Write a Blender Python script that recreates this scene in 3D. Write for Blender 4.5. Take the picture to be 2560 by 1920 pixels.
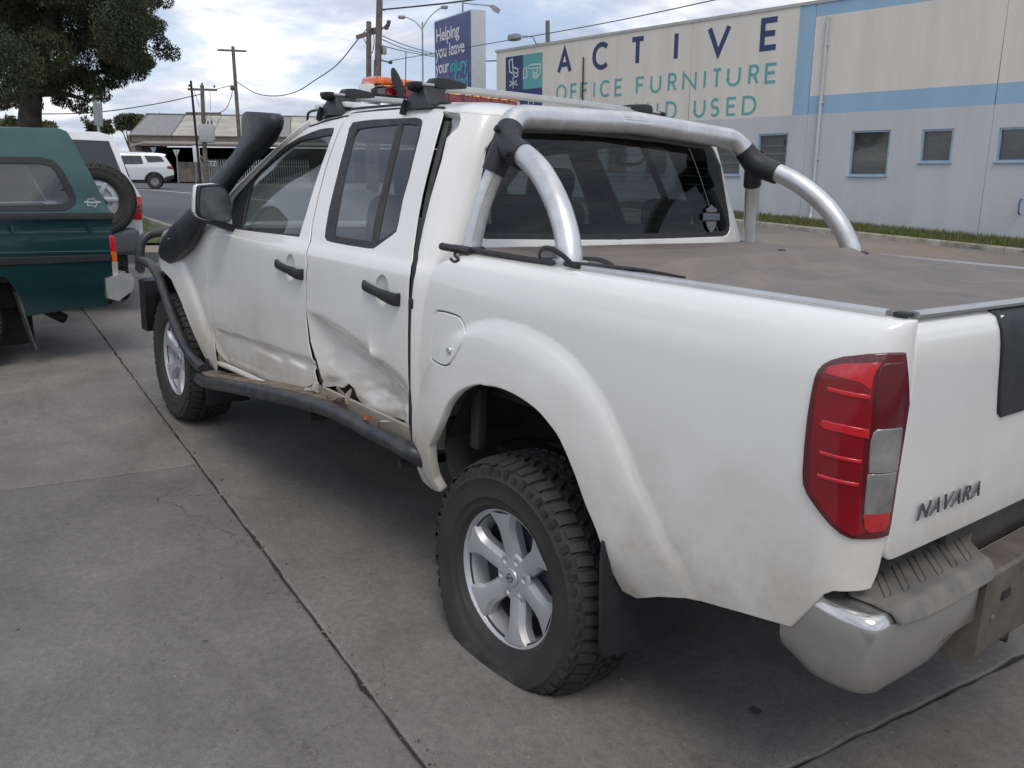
import bpy, bmesh, math, random
import numpy as np
from mathutils import Vector, Matrix
from mathutils.geometry import delaunay_2d_cdt
from math import sin, cos, pi, radians, sqrt, atan2, hypot

for o in list(bpy.data.objects): bpy.data.objects.remove(o)
random.seed(7); np.random.seed(7)
SC = bpy.context.scene
COL = SC.collection

# ------------------------------------------------------------------ camera
# the ute stands on a driveway that falls to its right; up, in the ute's own frame:
UPL = np.array([0.01652141, 0.03502379, 0.99924991])
def rot3(w, t, r):
    d = np.array([cos(w)*cos(t), sin(w)*cos(t), -sin(t)]); right = np.array([sin(w), -cos(w), 0]); up = np.cross(right, d)
    return np.array([cos(r)*right+sin(r)*up, -sin(r)*right+cos(r)*up, d])
CAMYPR = (-0.6848655, 0.2344993, 0.0415288)
ML = rot3(*CAMYPR); CL = np.array([-1.86729, 2.43376, 1.47608]); FPX = 2106.013
_v = np.cross(UPL, [0, 0, 1]); _s = np.linalg.norm(_v)
_K = np.array([[0, -_v[2], _v[1]], [_v[2], 0, -_v[0]], [-_v[1], _v[0], 0]])
RW = np.eye(3)+_K+_K@_K*(1-UPL[2])/_s**2          # ute frame -> world
CW = RW@CL; MW = ML@RW.T
cam = bpy.data.cameras.new('camera'); camo = bpy.data.objects.new('camera', cam); COL.objects.link(camo)
cam.sensor_width = 36; cam.lens = FPX/2560*36; cam.clip_end = 3000; cam.clip_start = .05
R4 = Matrix.Identity(4)
for i in range(3):
    R4[i][0] = MW[0][i]; R4[i][1] = MW[1][i]; R4[i][2] = -MW[2][i]; R4[i][3] = CW[i]
camo.matrix_world = R4
SC.camera = camo
SC.render.resolution_x = 1024; SC.render.resolution_y = 768

# ------------------------------------------------------------------ sky, sun, exposure
SUN_EL, SUN_AZ = radians(58), radians(150)       # azimuth counter-clockwise from +x
w = bpy.data.worlds.new('World'); SC.world = w; w.use_nodes = True
nt = w.node_tree; nt.nodes.clear()
def N(t, nt, **k):
    n = nt.nodes.new(t)
    for a, b in k.items(): setattr(n, a, b)
    return n
def math_node(nt, op, a, b=None, clamp=False):
    m = N('ShaderNodeMath', nt, operation=op, use_clamp=clamp)
    for i, v in enumerate((a, b)):
        if v is None: continue
        if isinstance(v, (int, float)): m.inputs[i].default_value = v
        else: nt.links.new(v, m.inputs[i])
    return m.outputs[0]
def ramp(nt, fac, stops, interp='LINEAR'):
    r = N('ShaderNodeValToRGB', nt); r.color_ramp.interpolation = interp
    e = r.color_ramp.elements
    while len(e) < len(stops): e.new(.5)
    for el, (p, c) in zip(e, stops):
        el.position = p; el.color = c if len(c) == 4 else (*c, 1)
    if fac is not None: nt.links.new(fac, r.inputs[0])
    return r.outputs[0]
def noise(nt, vec, scale, detail=4, rough=.55, dist=0):
    n = N('ShaderNodeTexNoise', nt); n.inputs['Scale'].default_value = scale
    n.inputs['Detail'].default_value = detail; n.inputs['Roughness'].default_value = rough; n.inputs['Distortion'].default_value = dist
    if vec is not None: nt.links.new(vec, n.inputs['Vector'])
    return n.outputs['Fac']
def mixc(nt, fac, a, b, mode='MIX'):
    m = N('ShaderNodeMix', nt, data_type='RGBA', blend_type=mode)
    for i, v in ((0, fac), (6, a), (7, b)):
        if isinstance(v, (int, float)): m.inputs[i].default_value = v
        elif isinstance(v, tuple): m.inputs[i].default_value = v if len(v) == 4 else (*v, 1)
        else: nt.links.new(v, m.inputs[i])
    return m.outputs[2]
sky = N('ShaderNodeTexSky', nt, sky_type='NISHITA', sun_disc=False)
sky.sun_elevation = SUN_EL; sky.sun_rotation = pi/2-SUN_AZ; sky.air_density = 1.0; sky.dust_density = 1.5; sky.ozone_density = 1.2
tc = N('ShaderNodeTexCoord', nt); sep = N('ShaderNodeSeparateXYZ', nt); nt.links.new(tc.outputs['Generated'], sep.inputs[0])
zz = math_node(nt, 'ADD', math_node(nt, 'MAXIMUM', sep.outputs[2], 0.0), .16)
cmb = N('ShaderNodeCombineXYZ', nt)
nt.links.new(math_node(nt, 'DIVIDE', sep.outputs[0], zz), cmb.inputs[0]); nt.links.new(math_node(nt, 'DIVIDE', sep.outputs[1], zz), cmb.inputs[1])
cmb.inputs[2].default_value = 3.7
mask = ramp(nt, noise(nt, cmb.outputs[0], 1.25, 7, .56, .3), [(.40, (0, 0, 0)), (.56, (1, 1, 1))])
tone = ramp(nt, noise(nt, cmb.outputs[0], 1.0, 8, .56, .4), [(.37, (3.7, 4.0, 4.95)), (.49, (6.2, 6.5, 7.4)), (.60, (11.0, 10.9, 10.9))])
col = mixc(nt, math_node(nt, 'ADD', math_node(nt, 'MULTIPLY', mask, .66), .30), mixc(nt, .5, sky.outputs[0], (4.0, 5.4, 8.0)), tone)
bg = N('ShaderNodeBackground', nt); bg.inputs['Strength'].default_value = .108
nt.links.new(col, bg.inputs['Color'])
out = N('ShaderNodeOutputWorld', nt); nt.links.new(bg.outputs[0], out.inputs['Surface'])
sl = bpy.data.lights.new('sun', 'SUN'); sl.energy = 1.15; sl.angle = radians(24); sl.color = (1, .93, .82)
so = bpy.data.objects.new('sun', sl); COL.objects.link(so); so.location = (0, 0, 30)
sd = Vector((cos(SUN_EL)*cos(SUN_AZ), cos(SUN_EL)*sin(SUN_AZ), sin(SUN_EL)))
so.rotation_euler = sd.to_track_quat('Z', 'Y').to_euler()
SC.view_settings.view_transform = 'Standard'; SC.view_settings.look = 'None'; SC.view_settings.exposure = .14; SC.view_settings.gamma = 1

# ------------------------------------------------------------------ materials
MATS = {}
def pm(name, col, rough=.5, metal=0., var=.08, scale=6., bump=0., bscale=60., coat=0., back=None, col2=None, tint=None, spec=.5, lo=.35, hi=.65, dirt=None):
    if name in MATS: return MATS[name]
    m = bpy.data.materials.new(name); m.use_nodes = True; nt = m.node_tree; p = nt.nodes['Principled BSDF']
    tc = N('ShaderNodeTexCoord', nt); ob = tc.outputs['Object']
    c2 = col2 or tuple(max(0, c*(1-var*2)) for c in col)
    f = noise(nt, ob, scale, 5, .6)
    c = ramp(nt, f, [(lo, c2), (hi, tuple(min(1, x*(1+var*.5)) for x in col))])
    if dirt:    # (colour, z where it is thick, z where it ends, amount): road grime with its own ragged outline
        sp = N('ShaderNodeSeparateXYZ', nt); nt.links.new(ob, sp.inputs[0])
        dc, z0, z1, amt = dirt
        mr = N('ShaderNodeMapRange', nt, interpolation_type='SMOOTHSTEP'); nt.links.new(sp.outputs[2], mr.inputs[0])
        mr.inputs[1].default_value = z1; mr.inputs[2].default_value = z0; mr.inputs[3].default_value = 0; mr.inputs[4].default_value = 1
        dn = ramp(nt, noise(nt, ob, 5, 6, .65), [(.35, (0, 0, 0)), (.75, (1, 1, 1))])
        fine = ramp(nt, noise(nt, ob, 45, 4, .7), [(.3, (.8, .8, .8)), (.7, (1, 1, 1))])
        k = math_node(nt, 'MULTIPLY', math_node(nt, 'MULTIPLY', mr.outputs[0], math_node(nt, 'ADD', dn, .35)), math_node(nt, 'MULTIPLY', fine, amt), True)
        c = mixc(nt, k, c, dc)
        p_r = math_node(nt, 'ADD', math_node(nt, 'MULTIPLY', k, .5), rough)
        nt.links.new(p_r, p.inputs['Roughness'])
    else:
        rr = ramp(nt, noise(nt, ob, scale*3, 3), [(.3, (rough*.85,)*3), (.7, (min(1, rough*1.15),)*3)])
        nt.links.new(rr, p.inputs['Roughness'])
    if back:
        g = N('ShaderNodeNewGeometry', nt); c = mixc(nt, g.outputs['Backfacing'], c, back)
    nt.links.new(c, p.inputs['Base Color'])
    p.inputs['Metallic'].default_value = metal; p.inputs['Specular IOR Level'].default_value = spec
    if coat: p.inputs['Coat Weight'].default_value = coat; p.inputs['Coat Roughness'].default_value = .08
    if bump:
        b = N('ShaderNodeBump', nt); b.inputs['Strength'].default_value = bump; b.inputs['Distance'].default_value = .01
        nt.links.new(noise(nt, ob, bscale, 4, .7), b.inputs['Height']); nt.links.new(b.outputs[0], p.inputs['Normal'])
    MATS[name] = m; return m
def glass(name, tint, ior=1.5, rough=.0, haze=0., refl=1.4):
    m = bpy.data.materials.new(name); m.use_nodes = True; nt = m.node_tree; nt.nodes.clear()
    t = N('ShaderNodeBsdfTransparent', nt)
    tc = N('ShaderNodeTexCoord', nt)
    tn = ramp(nt, noise(nt, tc.outputs['Object'], 3, 3), [(.3, tuple(x*.9 for x in tint)), (.7, tint)]); nt.links.new(tn, t.inputs[0])
    g = N('ShaderNodeBsdfGlossy', nt); g.inputs['Roughness'].default_value = rough
    ge = N('ShaderNodeNewGeometry', nt); dt = N('ShaderNodeVectorMath', nt, operation='DOT_PRODUCT'); nt.links.new(ge.outputs['Normal'], dt.inputs[0]); nt.links.new(ge.outputs['Incoming'], dt.inputs[1])
    f0 = ((ior-1)/(ior+1))**2*1.9      # two faces of a thin pane, the same from either side
    sch = math_node(nt, 'ADD', math_node(nt, 'MULTIPLY', math_node(nt, 'POWER', math_node(nt, 'SUBTRACT', 1., math_node(nt, 'ABSOLUTE', dt.outputs['Value'])), 5.), 1-f0), f0)
    mx = N('ShaderNodeMixShader', nt); nt.links.new(math_node(nt, 'MULTIPLY', sch, refl, True), mx.inputs[0]); nt.links.new(t.outputs[0], mx.inputs[1]); nt.links.new(g.outputs[0], mx.inputs[2])
    res = mx.outputs[0]
    if haze:    # film of dust on the pane
        d = N('ShaderNodeBsdfDiffuse', nt); d.inputs[0].default_value = (.45, .44, .42, 1)
        m2 = N('ShaderNodeMixShader', nt); nt.links.new(ramp(nt, noise(nt, tc.outputs['Object'], 9, 5), [(.3, (haze*.5,)*3), (.75, (haze*1.3,)*3)]), m2.inputs[0])
        nt.links.new(res, m2.inputs[1]); nt.links.new(d.outputs[0], m2.inputs[2]); res = m2.outputs[0]
    o = N('ShaderNodeOutputMaterial', nt); nt.links.new(res, o.inputs[0])
    MATS[name] = m; return m
GRIME = (.30, .25, .19)
WHITE = pm('white_paint', (.81, .80, .765), .22, var=.02, scale=2.2, coat=.85, back=(.07, .07, .07), dirt=((.36, .29, .20), .34, 1.10, .85))
SILL = pm('sill_paint', (.44, .41, .36), .35, var=.05, scale=4, back=(.05, .05, .05), dirt=(GRIME, .35, .9, .9))
BLK = pm('black_plastic', (.022, .023, .026), .5, var=.2, scale=10, bump=.15, bscale=400)
SNK = pm('snorkel_plastic', (.020, .022, .025), .42, var=.15, scale=6, bump=.12, bscale=300)
RUB = pm('seal_rubber', (.03, .031, .034), .6, var=.15, scale=10)
TYRE = pm('tyre_rubber', (.017, .0165, .016), .66, var=.3, scale=6, bump=.3, bscale=120, col2=(.034, .032, .029), lo=.4, hi=.7)
DARK = pm('underbody', (.014, .013, .013), .85, var=.3, scale=5, col2=(.03, .027, .024))
LINER = pm('arch_liner', (.022, .022, .023), .8, var=.3, scale=6, col2=(.045, .041, .036))
ALLOY = pm('alloy_silver', (.56, .57, .59), .36, .5, var=.05, scale=9, dirt=((.25, .2, .15), -.3, .12, .35))
ALLOYD = pm('alloy_barrel', (.16, .16, .17), .5, .6, var=.15, scale=9)
ALU = pm('brushed_tube', (.70, .70, .70), .42, .8, var=.08, scale=14, bump=.05, bscale=90)
RAIL = pm('rail_aluminium', (.60, .60, .60), .38, .85, var=.06, scale=12)
CHROME = pm('chrome', (.60, .59, .57), .2, .82, var=.06, scale=8, dirt=((.36, .335, .295), .44, .63, .5))
STEEL = pm('dusty_steel', (.30, .27, .23), .55, .55, var=.15, scale=9)
PAD = pm('step_pad', (.12, .118, .115), .7, var=.2, scale=14, col2=(.20, .18, .155), bump=.2, bscale=250)
RED = pm('red_lens', (.25, .005, .011), .12, var=.1, scale=8, coat=1.)
REDB = pm('red_reflector', (.62, .014, .025), .15, var=.06, scale=12, coat=1.)
REDD = pm('dark_red_lens', (.12, .007, .013), .12, var=.1, scale=9, coat=1.)
CLEAR = pm('clear_lens', (.36, .36, .34), .10, .4, var=.3, scale=9, col2=(.20, .20, .20), coat=1., bump=.08, bscale=160)
AMBER = pm('amber_lens', (.80, .17, .01), .2, var=.2, scale=26, coat=.8, col2=(.55, .08, .008))
LBRED = pm('light_bar_red', (.20, .010, .012), .22, var=.25, scale=30, coat=.8)
FABRIC = pm('tonneau_vinyl', (.20, .168, .142), .6, var=.12, scale=3.5, bump=.25, bscale=380, col2=(.135, .122, .112), lo=.3, hi=.7)
STEP = pm('side_step_paint', (.020, .023, .029), .36, var=.3, scale=12, col2=(.05, .048, .047), lo=.42, hi=.6)
MUD = pm('dried_mud', (.215, .175, .13), .9, var=.25, scale=16, bump=.5, bscale=60)
SEAT = pm('seat_cloth', (.035, .036, .04), .9, var=.2, scale=20)
TRIMIN = pm('cabin_plastic', (.045, .045, .047), .7, var=.15, scale=9)
HEADL = pm('headliner', (.22, .22, .21), .9, var=.05, scale=9)
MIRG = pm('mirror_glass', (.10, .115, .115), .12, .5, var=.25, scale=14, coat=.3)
GL_S = glass('side_glass', (.62, .67, .66), haze=.03)
GL_R = glass('rear_glass', (.25, .29, .29), ior=1.4, haze=.003, refl=.8)
GL_P = glass('privacy_glass', (.55, .60, .60), haze=.02, refl=1.6)
PAPER = pm('sticker_white', (.7, .7, .7), .5, var=.05)
GREYM = pm('grey_metal', (.33, .34, .35), .5, .3, var=.1)

def damaged(base, name):      # the crumpled door: long horizontal scrapes down to primer and bare steel
    m = base.copy(); m.name = name; nt = m.node_tree; p = nt.nodes['Principled BSDF']
    src = p.inputs['Base Color'].links[0].from_socket; tc = N('ShaderNodeTexCoord', nt); mp = N('ShaderNodeMapping', nt); nt.links.new(tc.outputs['Object'], mp.inputs[0]); mp.inputs['Scale'].default_value = (1.6, 1, 26); mp.inputs['Rotation'].default_value = (0, .12, 0)
    sp = N('ShaderNodeSeparateXYZ', nt); nt.links.new(tc.outputs['Object'], sp.inputs[0])
    mr = N('ShaderNodeMapRange', nt, interpolation_type='SMOOTHSTEP'); nt.links.new(sp.outputs[2], mr.inputs[0]); mr.inputs[1].default_value = .80; mr.inputs[2].default_value = .62
    k = math_node(nt, 'MULTIPLY', mr.outputs[0], ramp(nt, noise(nt, mp.outputs[0], 5, 6, .65), [(.55, (0, 0, 0)), (.68, (1, 1, 1))]))
    k = math_node(nt, 'MULTIPLY', k, ramp(nt, noise(nt, tc.outputs['Object'], 7, 4), [(.42, (.1, .1, .1)), (.62, (1, 1, 1))]))
    c = mixc(nt, math_node(nt, 'MULTIPLY', k, .8), src, (.27, .25, .22)); nt.links.new(c, p.inputs['Base Color']); return m
# ------------------------------------------------------------------ mesh helpers
def tag(o, label=None, cat=None, group=None, kind=None):
    for k, v in (('label', label), ('category', cat), ('group', group), ('kind', kind)):
        if v: o[k] = v
    return o
def empty(name, parent=None, M=None):
    o = bpy.data.objects.new(name, None); o.empty_display_size = .2; COL.objects.link(o)
    if M is not None: o.matrix_world = M
    if parent: o.parent = parent
    return o
def obj(name, vf, mat, parent=None, smooth=True, normals=None, angle=None, **tags):
    v, f = vf
    me = bpy.data.meshes.new(name)
    me.from_pydata([tuple(map(float, p)) for p in v], [], [tuple(map(int, q)) for q in f]); me.update()
    if mat: me.materials.append(mat)
    if smooth:
        me.polygons.foreach_set('use_smooth', [True]*len(me.polygons))
        if normals is not None: me.normals_split_custom_set_from_vertices([tuple(map(float, n)) for n in normals])
        elif angle is not False: me.set_sharp_from_angle(angle=radians(angle or 38))
    o = bpy.data.objects.new(name, me); COL.objects.link(o)
    if parent: o.parent = parent
    tag(o, tags.get('label'), tags.get('cat'), tags.get('group'), tags.get('kind'))
    return o
class G:
    def __init__(s): s.v = []; s.f = []
    def add(s, vf, M=None):
        k = len(s.v); v, f = vf
        if M is not None: v = [tuple(M@Vector(p)) for p in v]
        s.v += [tuple(p) for p in v]; s.f += [tuple(i+k for i in q) for q in f]; return s
    @property
    def vf(s): return s.v, s.f
def mirror(vf): return [(p[0], -p[1], p[2]) for p in vf[0]], [tuple(reversed(q)) for q in vf[1]]
def pchip(xs, ys):
    xs = np.array(xs, float); ys = np.array(ys, float); h = np.diff(xs); d = np.diff(ys)/h; m = np.zeros(len(xs)); m[0] = d[0]; m[-1] = d[-1]
    for i in range(1, len(xs)-1):
        if d[i-1]*d[i] > 0:
            a = 2*h[i]+h[i-1]; b = h[i]+2*h[i-1]; m[i] = (a+b)/(a/d[i-1]+b/d[i])
    def F(x):
        x0 = np.asarray(x, float); x = np.clip(x0, xs[0], xs[-1]); i = np.clip(np.searchsorted(xs, x)-1, 0, len(h)-1); t = (x-xs[i])/h[i]; H = h[i]
        return (2*t**3-3*t**2+1)*ys[i]+(t**3-2*t**2+t)*H*m[i]+(-2*t**3+3*t**2)*ys[i+1]+(t**3-t**2)*H*m[i+1]+np.where(x0 < xs[0], (x0-xs[0])*m[0], 0)+np.where(x0 > xs[-1], (x0-xs[-1])*m[-1], 0)
    return F
def spath(pts, n=8, closed=False):
    P = [np.array(p, float) for p in pts]; out = []; L = len(P)
    for i in range(L if closed else L-1):
        a, b, c, d = (P[(i-1) % L] if closed or i > 0 else 2*P[0]-P[1]), P[i], P[(i+1) % L], (P[(i+2) % L] if closed or i+2 < L else 2*P[-1]-P[-2])
        for k in range(n):
            t = k/n; out.append(.5*(2*b+(c-a)*t+(2*a-5*b+4*c-d)*t*t+(3*b-a-3*c+d)*t**3))
    if not closed: out.append(P[-1])
    return out
def fillet(pts, r, n=5, closed=False):
    P = [np.array(p, float) for p in pts]; out = []; L = len(P)
    for i in range(L):
        if not closed and i in (0, L-1): out.append(P[i]); continue
        a, b, c = P[i-1], P[i], P[(i+1) % L]; rr = r[i] if isinstance(r, (list, tuple)) else r
        u = (a-b)/np.linalg.norm(a-b); w = (c-b)/np.linalg.norm(c-b); k = min(rr, .45*np.linalg.norm(a-b), .45*np.linalg.norm(c-b))
        if k < 1e-4: out.append(b); continue
        for j in range(n+1):
            t = j/n; out.append((1-t)**2*(b+u*k)+2*t*(1-t)*b+t*t*(b+w*k))
    return out
def tube(path, r, n=12, flat=None, caps=True, closed=False):
    P = [Vector(p) for p in path]; L = len(P); rs = r if isinstance(r, (list, tuple)) else [r]*L
    v = []; f = []
    up = Vector((0, 0, 1)); T0 = (P[1]-P[0]).normalized()
    if abs(T0.dot(up)) > .9: up = Vector((1, 0, 0))
    nrm = (up-T0*up.dot(T0)).normalized()
    for i in range(L):
        if closed: T = (P[(i+1) % L]-P[i-1]).normalized()
        else: T = (P[min(i+1, L-1)]-P[max(i-1, 0)]).normalized()
        nrm = (nrm-T*nrm.dot(T)).normalized(); bn = T.cross(nrm); a, b = (rs[i], rs[i]) if flat is None else (rs[i]*flat[0], rs[i]*flat[1])
        for k in range(n):
            t = 2*pi*k/n; v.append(tuple(P[i]+nrm*a*cos(t)+bn*b*sin(t)))
    for i in range(L if closed else L-1):
        for k in range(n):
            a = i*n+k; b = i*n+(k+1) % n; c = ((i+1) % L)*n+(k+1) % n; d = ((i+1) % L)*n+k; f.append((a, b, c, d))
    if caps and not closed: f.append(tuple(reversed(range(n)))); f.append(tuple((L-1)*n+k for k in range(n)))
    return v, f
def rbox(c, s, b=.01, seg=2, R=None):
    bm = bmesh.new(); bmesh.ops.create_cube(bm, size=1)
    for q in bm.verts: q.co = Vector((q.co.x*s[0], q.co.y*s[1], q.co.z*s[2]))
    if b: bmesh.ops.bevel(bm, geom=list(bm.edges), offset=min(b, min(s)*.45), segments=seg, profile=.5, affect='EDGES')
    bm.verts.index_update(); M = Matrix.Translation(c) @ (R.to_4x4() if R else Matrix.Identity(4))
    vf = [tuple(M@q.co) for q in bm.verts], [tuple(x.index for x in q.verts) for q in bm.faces]; bm.free(); return vf
def loft(rings, closed=True, caps=True):
    n = len(rings[0]); v = [tuple(p) for r in rings for p in r]; f = []
    for i in range(len(rings)-1):
        for k in range(n if closed else n-1):
            f.append((i*n+k, i*n+(k+1) % n, (i+1)*n+(k+1) % n, (i+1)*n+k))
    if caps and closed: f.append(tuple(reversed(range(n)))); f.append(tuple((len(rings)-1)*n+k for k in range(n)))
    return v, f
def revolve(prof, n=48, axis='y'):     # prof: (radius, along axis)
    v = []; f = []; m = len(prof)
    for i in range(n):
        t = 2*pi*i/n
        for r, a in prof: v.append((r*cos(t), a, r*sin(t)) if axis == 'y' else ((a, r*cos(t), r*sin(t)) if axis == 'x' else (r*cos(t), r*sin(t), a)))
    for i in range(n):
        for k in range(m-1): f.append((i*m+k, i*m+k+1, ((i+1) % n)*m+k+1, ((i+1) % n)*m+k))
    if axis == 'z': f = [tuple(reversed(q)) for q in f]
    return v, f
def prism(poly, fn0, fn1):            # 2-D outline mapped to two faces
    n = len(poly); v = [fn0(*p) for p in poly]+[fn1(*p) for p in poly]
    return v, [tuple(range(n)), tuple(reversed(range(n, 2*n)))]+[(i, i+n, (i+1) % n+n, (i+1) % n) for i in range(n)]
def grid(nu, nv, fn):
    v = [fn(i/nu, j/nv) for i in range(nu+1) for j in range(nv+1)]
    return v, [(i*(nv+1)+j, (i+1)*(nv+1)+j, (i+1)*(nv+1)+j+1, i*(nv+1)+j+1) for i in range(nu) for j in range(nv)]

# pixel tracing (2560 x 1920 photograph), in the ute frame
def projL(X):
    q = (np.atleast_2d(X)-CL)@ML.T; return np.stack([1280+FPX*q[:, 0]/q[:, 2], 960-FPX*q[:, 1]/q[:, 2]], 1)
TRST = [.15, 14]
def trace(S, pts, g):
    out = []; u, v = g
    for p in pts:
        for _ in range(TRST[1]):
            h = 1e-4; X = S(np.array([u, u+h, u]), np.array([v, v, v+h])); q = projL(X); r = q[0]-p
            J = np.stack([(q[1]-q[0])/h, (q[2]-q[0])/h], 1)
            try: d = np.linalg.solve(J.T@J+1e-6*np.eye(2), J.T@r)
            except Exception: break
            d = np.clip(d, -TRST[0], TRST[0]); u -= d[0]; v -= d[1]
            if abs(d).max() < 1e-5: break
        out.append((float(u), float(v)))
    return out
def rayL(p): return ML.T@np.array([(p[0]-1280)/FPX, (960-p[1])/FPX, 1])
def on_y(p, y): d = rayL(p); return CL+d*(y-CL[1])/d[1]
def on_x(p, x): d = rayL(p); return CL+d*(x-CL[0])/d[0]
def on_z(p, z): d = rayL(p); return CL+d*(z-CL[2])/d[2]
def rayW(p): return MW.T@np.array([(p[0]-1280)/FPX, (960-p[1])/FPX, 1])
def far(p, dist): d = rayW(p); return CW+d*dist/hypot(d[0], d[1])       # at a horizontal distance
ZA = lambda q: [(980+x/2.592, 600+y/2.592) for x, y in q]
ZB = lambda q: [(560+x/3.456, 200+y/3.456) for x, y in q]
ZC = lambda q: [(380+x/2.963, 640+y/2.963) for x, y in q]
ZD = lambda q: [(x*1.1573, y*1.1573) for x, y in q]
Z2 = lambda q: [(640+x/3.456, y/3.456) for x, y in q]
Z3 = lambda q: [(1900+x/3.073, 700+y/3.073) for x, y in q]
Z4 = lambda q: [(1900+x/3.073, 1200+y/3.073) for x, y in q]
Z5 = lambda q: [(1120+x/2.765, 240+y/2.765) for x, y in q]
ZS = lambda q: [(320+x/5.184, 480+y/5.184) for x, y in q]
ZT = lambda q: [(1960+x/3.318, 860+y/3.318) for x, y in q]

def area(p): return .5*sum(p[i-1][0]*p[i][1]-p[i][0]*p[i-1][1] for i in range(len(p)))
def inside(pts, poly):
    x, y = pts[:, 0], pts[:, 1]; c = np.zeros(len(pts), bool); n = len(poly)
    for i in range(n):
        x1, y1 = poly[i-1]; x2, y2 = poly[i]
        if y1 == y2: continue
        c ^= ((y1 > y) != (y2 > y)) & (x < (x2-x1)*(y-y1)/(y2-y1)+x1)
    return c
def dpoly(pts, poly, closed=True):
    P = np.asarray(poly, float); d = np.full(len(pts), 1e9)
    for i in range(0 if closed else 1, len(P)):
        a, b = P[i-1], P[i]; ab = b-a; t = np.clip(((pts-a)@ab)/max(ab@ab, 1e-12), 0, 1); d = np.minimum(d, np.hypot(*(pts-a-t[:, None]*ab).T))
    return d
def resamp(poly, res):
    out = []
    for i in range(len(poly)):
        a = np.array(poly[i-1], float); b = np.array(poly[i], float); n = max(1, int(math.ceil(np.hypot(*(b-a))/res)))
        for k in range(1, n+1): out.append(tuple(a+(b-a)*k/n))
    return out
def tri2d(outline, holes, res):
    loops = [resamp(outline if area(outline) > 0 else outline[::-1], res)]
    for h in holes: loops.append(resamp(h if area(h) < 0 else h[::-1], res))
    P = np.array(loops[0]); lo = P.min(0); hi = P.max(0)
    gx, gy = np.meshgrid(np.arange(lo[0]+res*.37, hi[0], res), np.arange(lo[1]+res*.41, hi[1], res)); gx = gx+((np.arange(gx.shape[0]) % 2)*res*.5)[:, None]
    pts = np.stack([gx.ravel(), gy.ravel()], 1)
    ok = inside(pts, loops[0])
    for h in loops[1:]: ok &= ~inside(pts, h)
    pts = pts[ok]
    for l in loops:
        if len(pts): pts = pts[dpoly(pts, l) > res*.5]
    allv = []; edges = []; rng = []
    for l in loops:
        k = len(allv); n = len(l); allv += l; edges += [(k+i, k+(i+1) % n) for i in range(n)]; rng.append((k, n))
    allv += [tuple(p) for p in pts]
    r = delaunay_2d_cdt([Vector(p) for p in allv], edges, [], 0, 1e-7)
    V = np.array([tuple(p) for p in r[0]]); T = np.array([tuple(q) for q in r[2]]); cen = V[T].mean(1)
    ok = inside(cen, loops[0])
    for h in loops[1:]: ok &= ~inside(cen, h)
    T = T[ok]; orig = {}
    for i, ids in enumerate(r[3]):
        for j in ids: orig[j] = i
    lo2 = [[orig[k+i] for i in range(n)] for k, n in rng]
    a = V[T]; s = (a[:, 1, 0]-a[:, 0, 0])*(a[:, 2, 1]-a[:, 0, 1])-(a[:, 2, 0]-a[:, 0, 0])*(a[:, 1, 1]-a[:, 0, 1])
    T[s < 0] = T[s < 0][:, ::-1]
    return V, T, lo2
def panel(name, S, outline, mat, parent, holes=(), res=.03, depth=.02, rnd=.0025, off=0., out=(0, 1, 0), mir=None, skipy0=False, make=True, **tags):
    V, T, loops = tri2d(list(outline), [list(h) for h in holes], res)
    u, v = V[:, 0], V[:, 1]; h = 4e-4
    X = S(u, v); Su = (S(u+h, v)-S(u-h, v)); Sv = (S(u, v+h)-S(u, v-h)); N0 = np.cross(Su, Sv); N0 /= np.linalg.norm(N0, axis=1)[:, None]+1e-12
    sgn = 1 if (N0@np.array(out)).mean() > 0 else -1; n = N0*sgn
    X = X+n*off; verts = list(X); nor = list(n); faces = [tuple(t) if sgn > 0 else tuple(t[::-1]) for t in T]
    if depth:
        for L in loops:
            m = len(L); k = len(verts); P = X[L]; tan = np.roll(P, -1, 0)-np.roll(P, 1, 0); o = np.cross(tan, N0[L]); o /= np.linalg.norm(o, axis=1)[:, None]+1e-12
            nb = n[L]; B = P+o*rnd-nb*rnd; Cc = B-nb*depth
            verts += list(B)+list(Cc); b = nb+1.2*o; nor += list(b/np.linalg.norm(b, axis=1)[:, None])+list(o)
            for i in range(m):
                j = (i+1) % m
                if skipy0 and abs(P[i][1]) < 1e-3 and abs(P[j][1]) < 1e-3: continue
                for q in ((L[i], k+i, k+j, L[j]), (k+i, k+m+i, k+m+j, k+j)): faces.append(q if sgn > 0 else q[::-1])
    if not make: return verts, faces, nor
    o = obj(name, (verts, faces), mat, parent, normals=nor, **tags)
    if mir is not None:
        mv, mf = mirror((verts, faces)); obj(name, (mv, mf), mat, mir, normals=[(q[0], -q[1], q[2]) for q in nor])
    return o
def fontmesh(s, size, extrude=.0, offset=0., shear=0., spacing=1., align='LEFT'):
    c = bpy.data.curves.new('t', 'FONT'); c.body = s; c.size = size; c.extrude = extrude; c.offset = offset; c.shear = shear; c.space_character = spacing; c.align_x = align; c.resolution_u = 3
    o = bpy.data.objects.new('t', c); COL.objects.link(o); bpy.context.view_layer.update()
    me = bpy.data.meshes.new_from_object(o.evaluated_get(bpy.context.evaluated_depsgraph_get()))
    vf = [tuple(v.co) for v in me.vertices], [tuple(p.vertices) for p in me.polygons]
    bpy.data.objects.remove(o); bpy.data.curves.remove(c); bpy.data.meshes.remove(me); return vf

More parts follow.
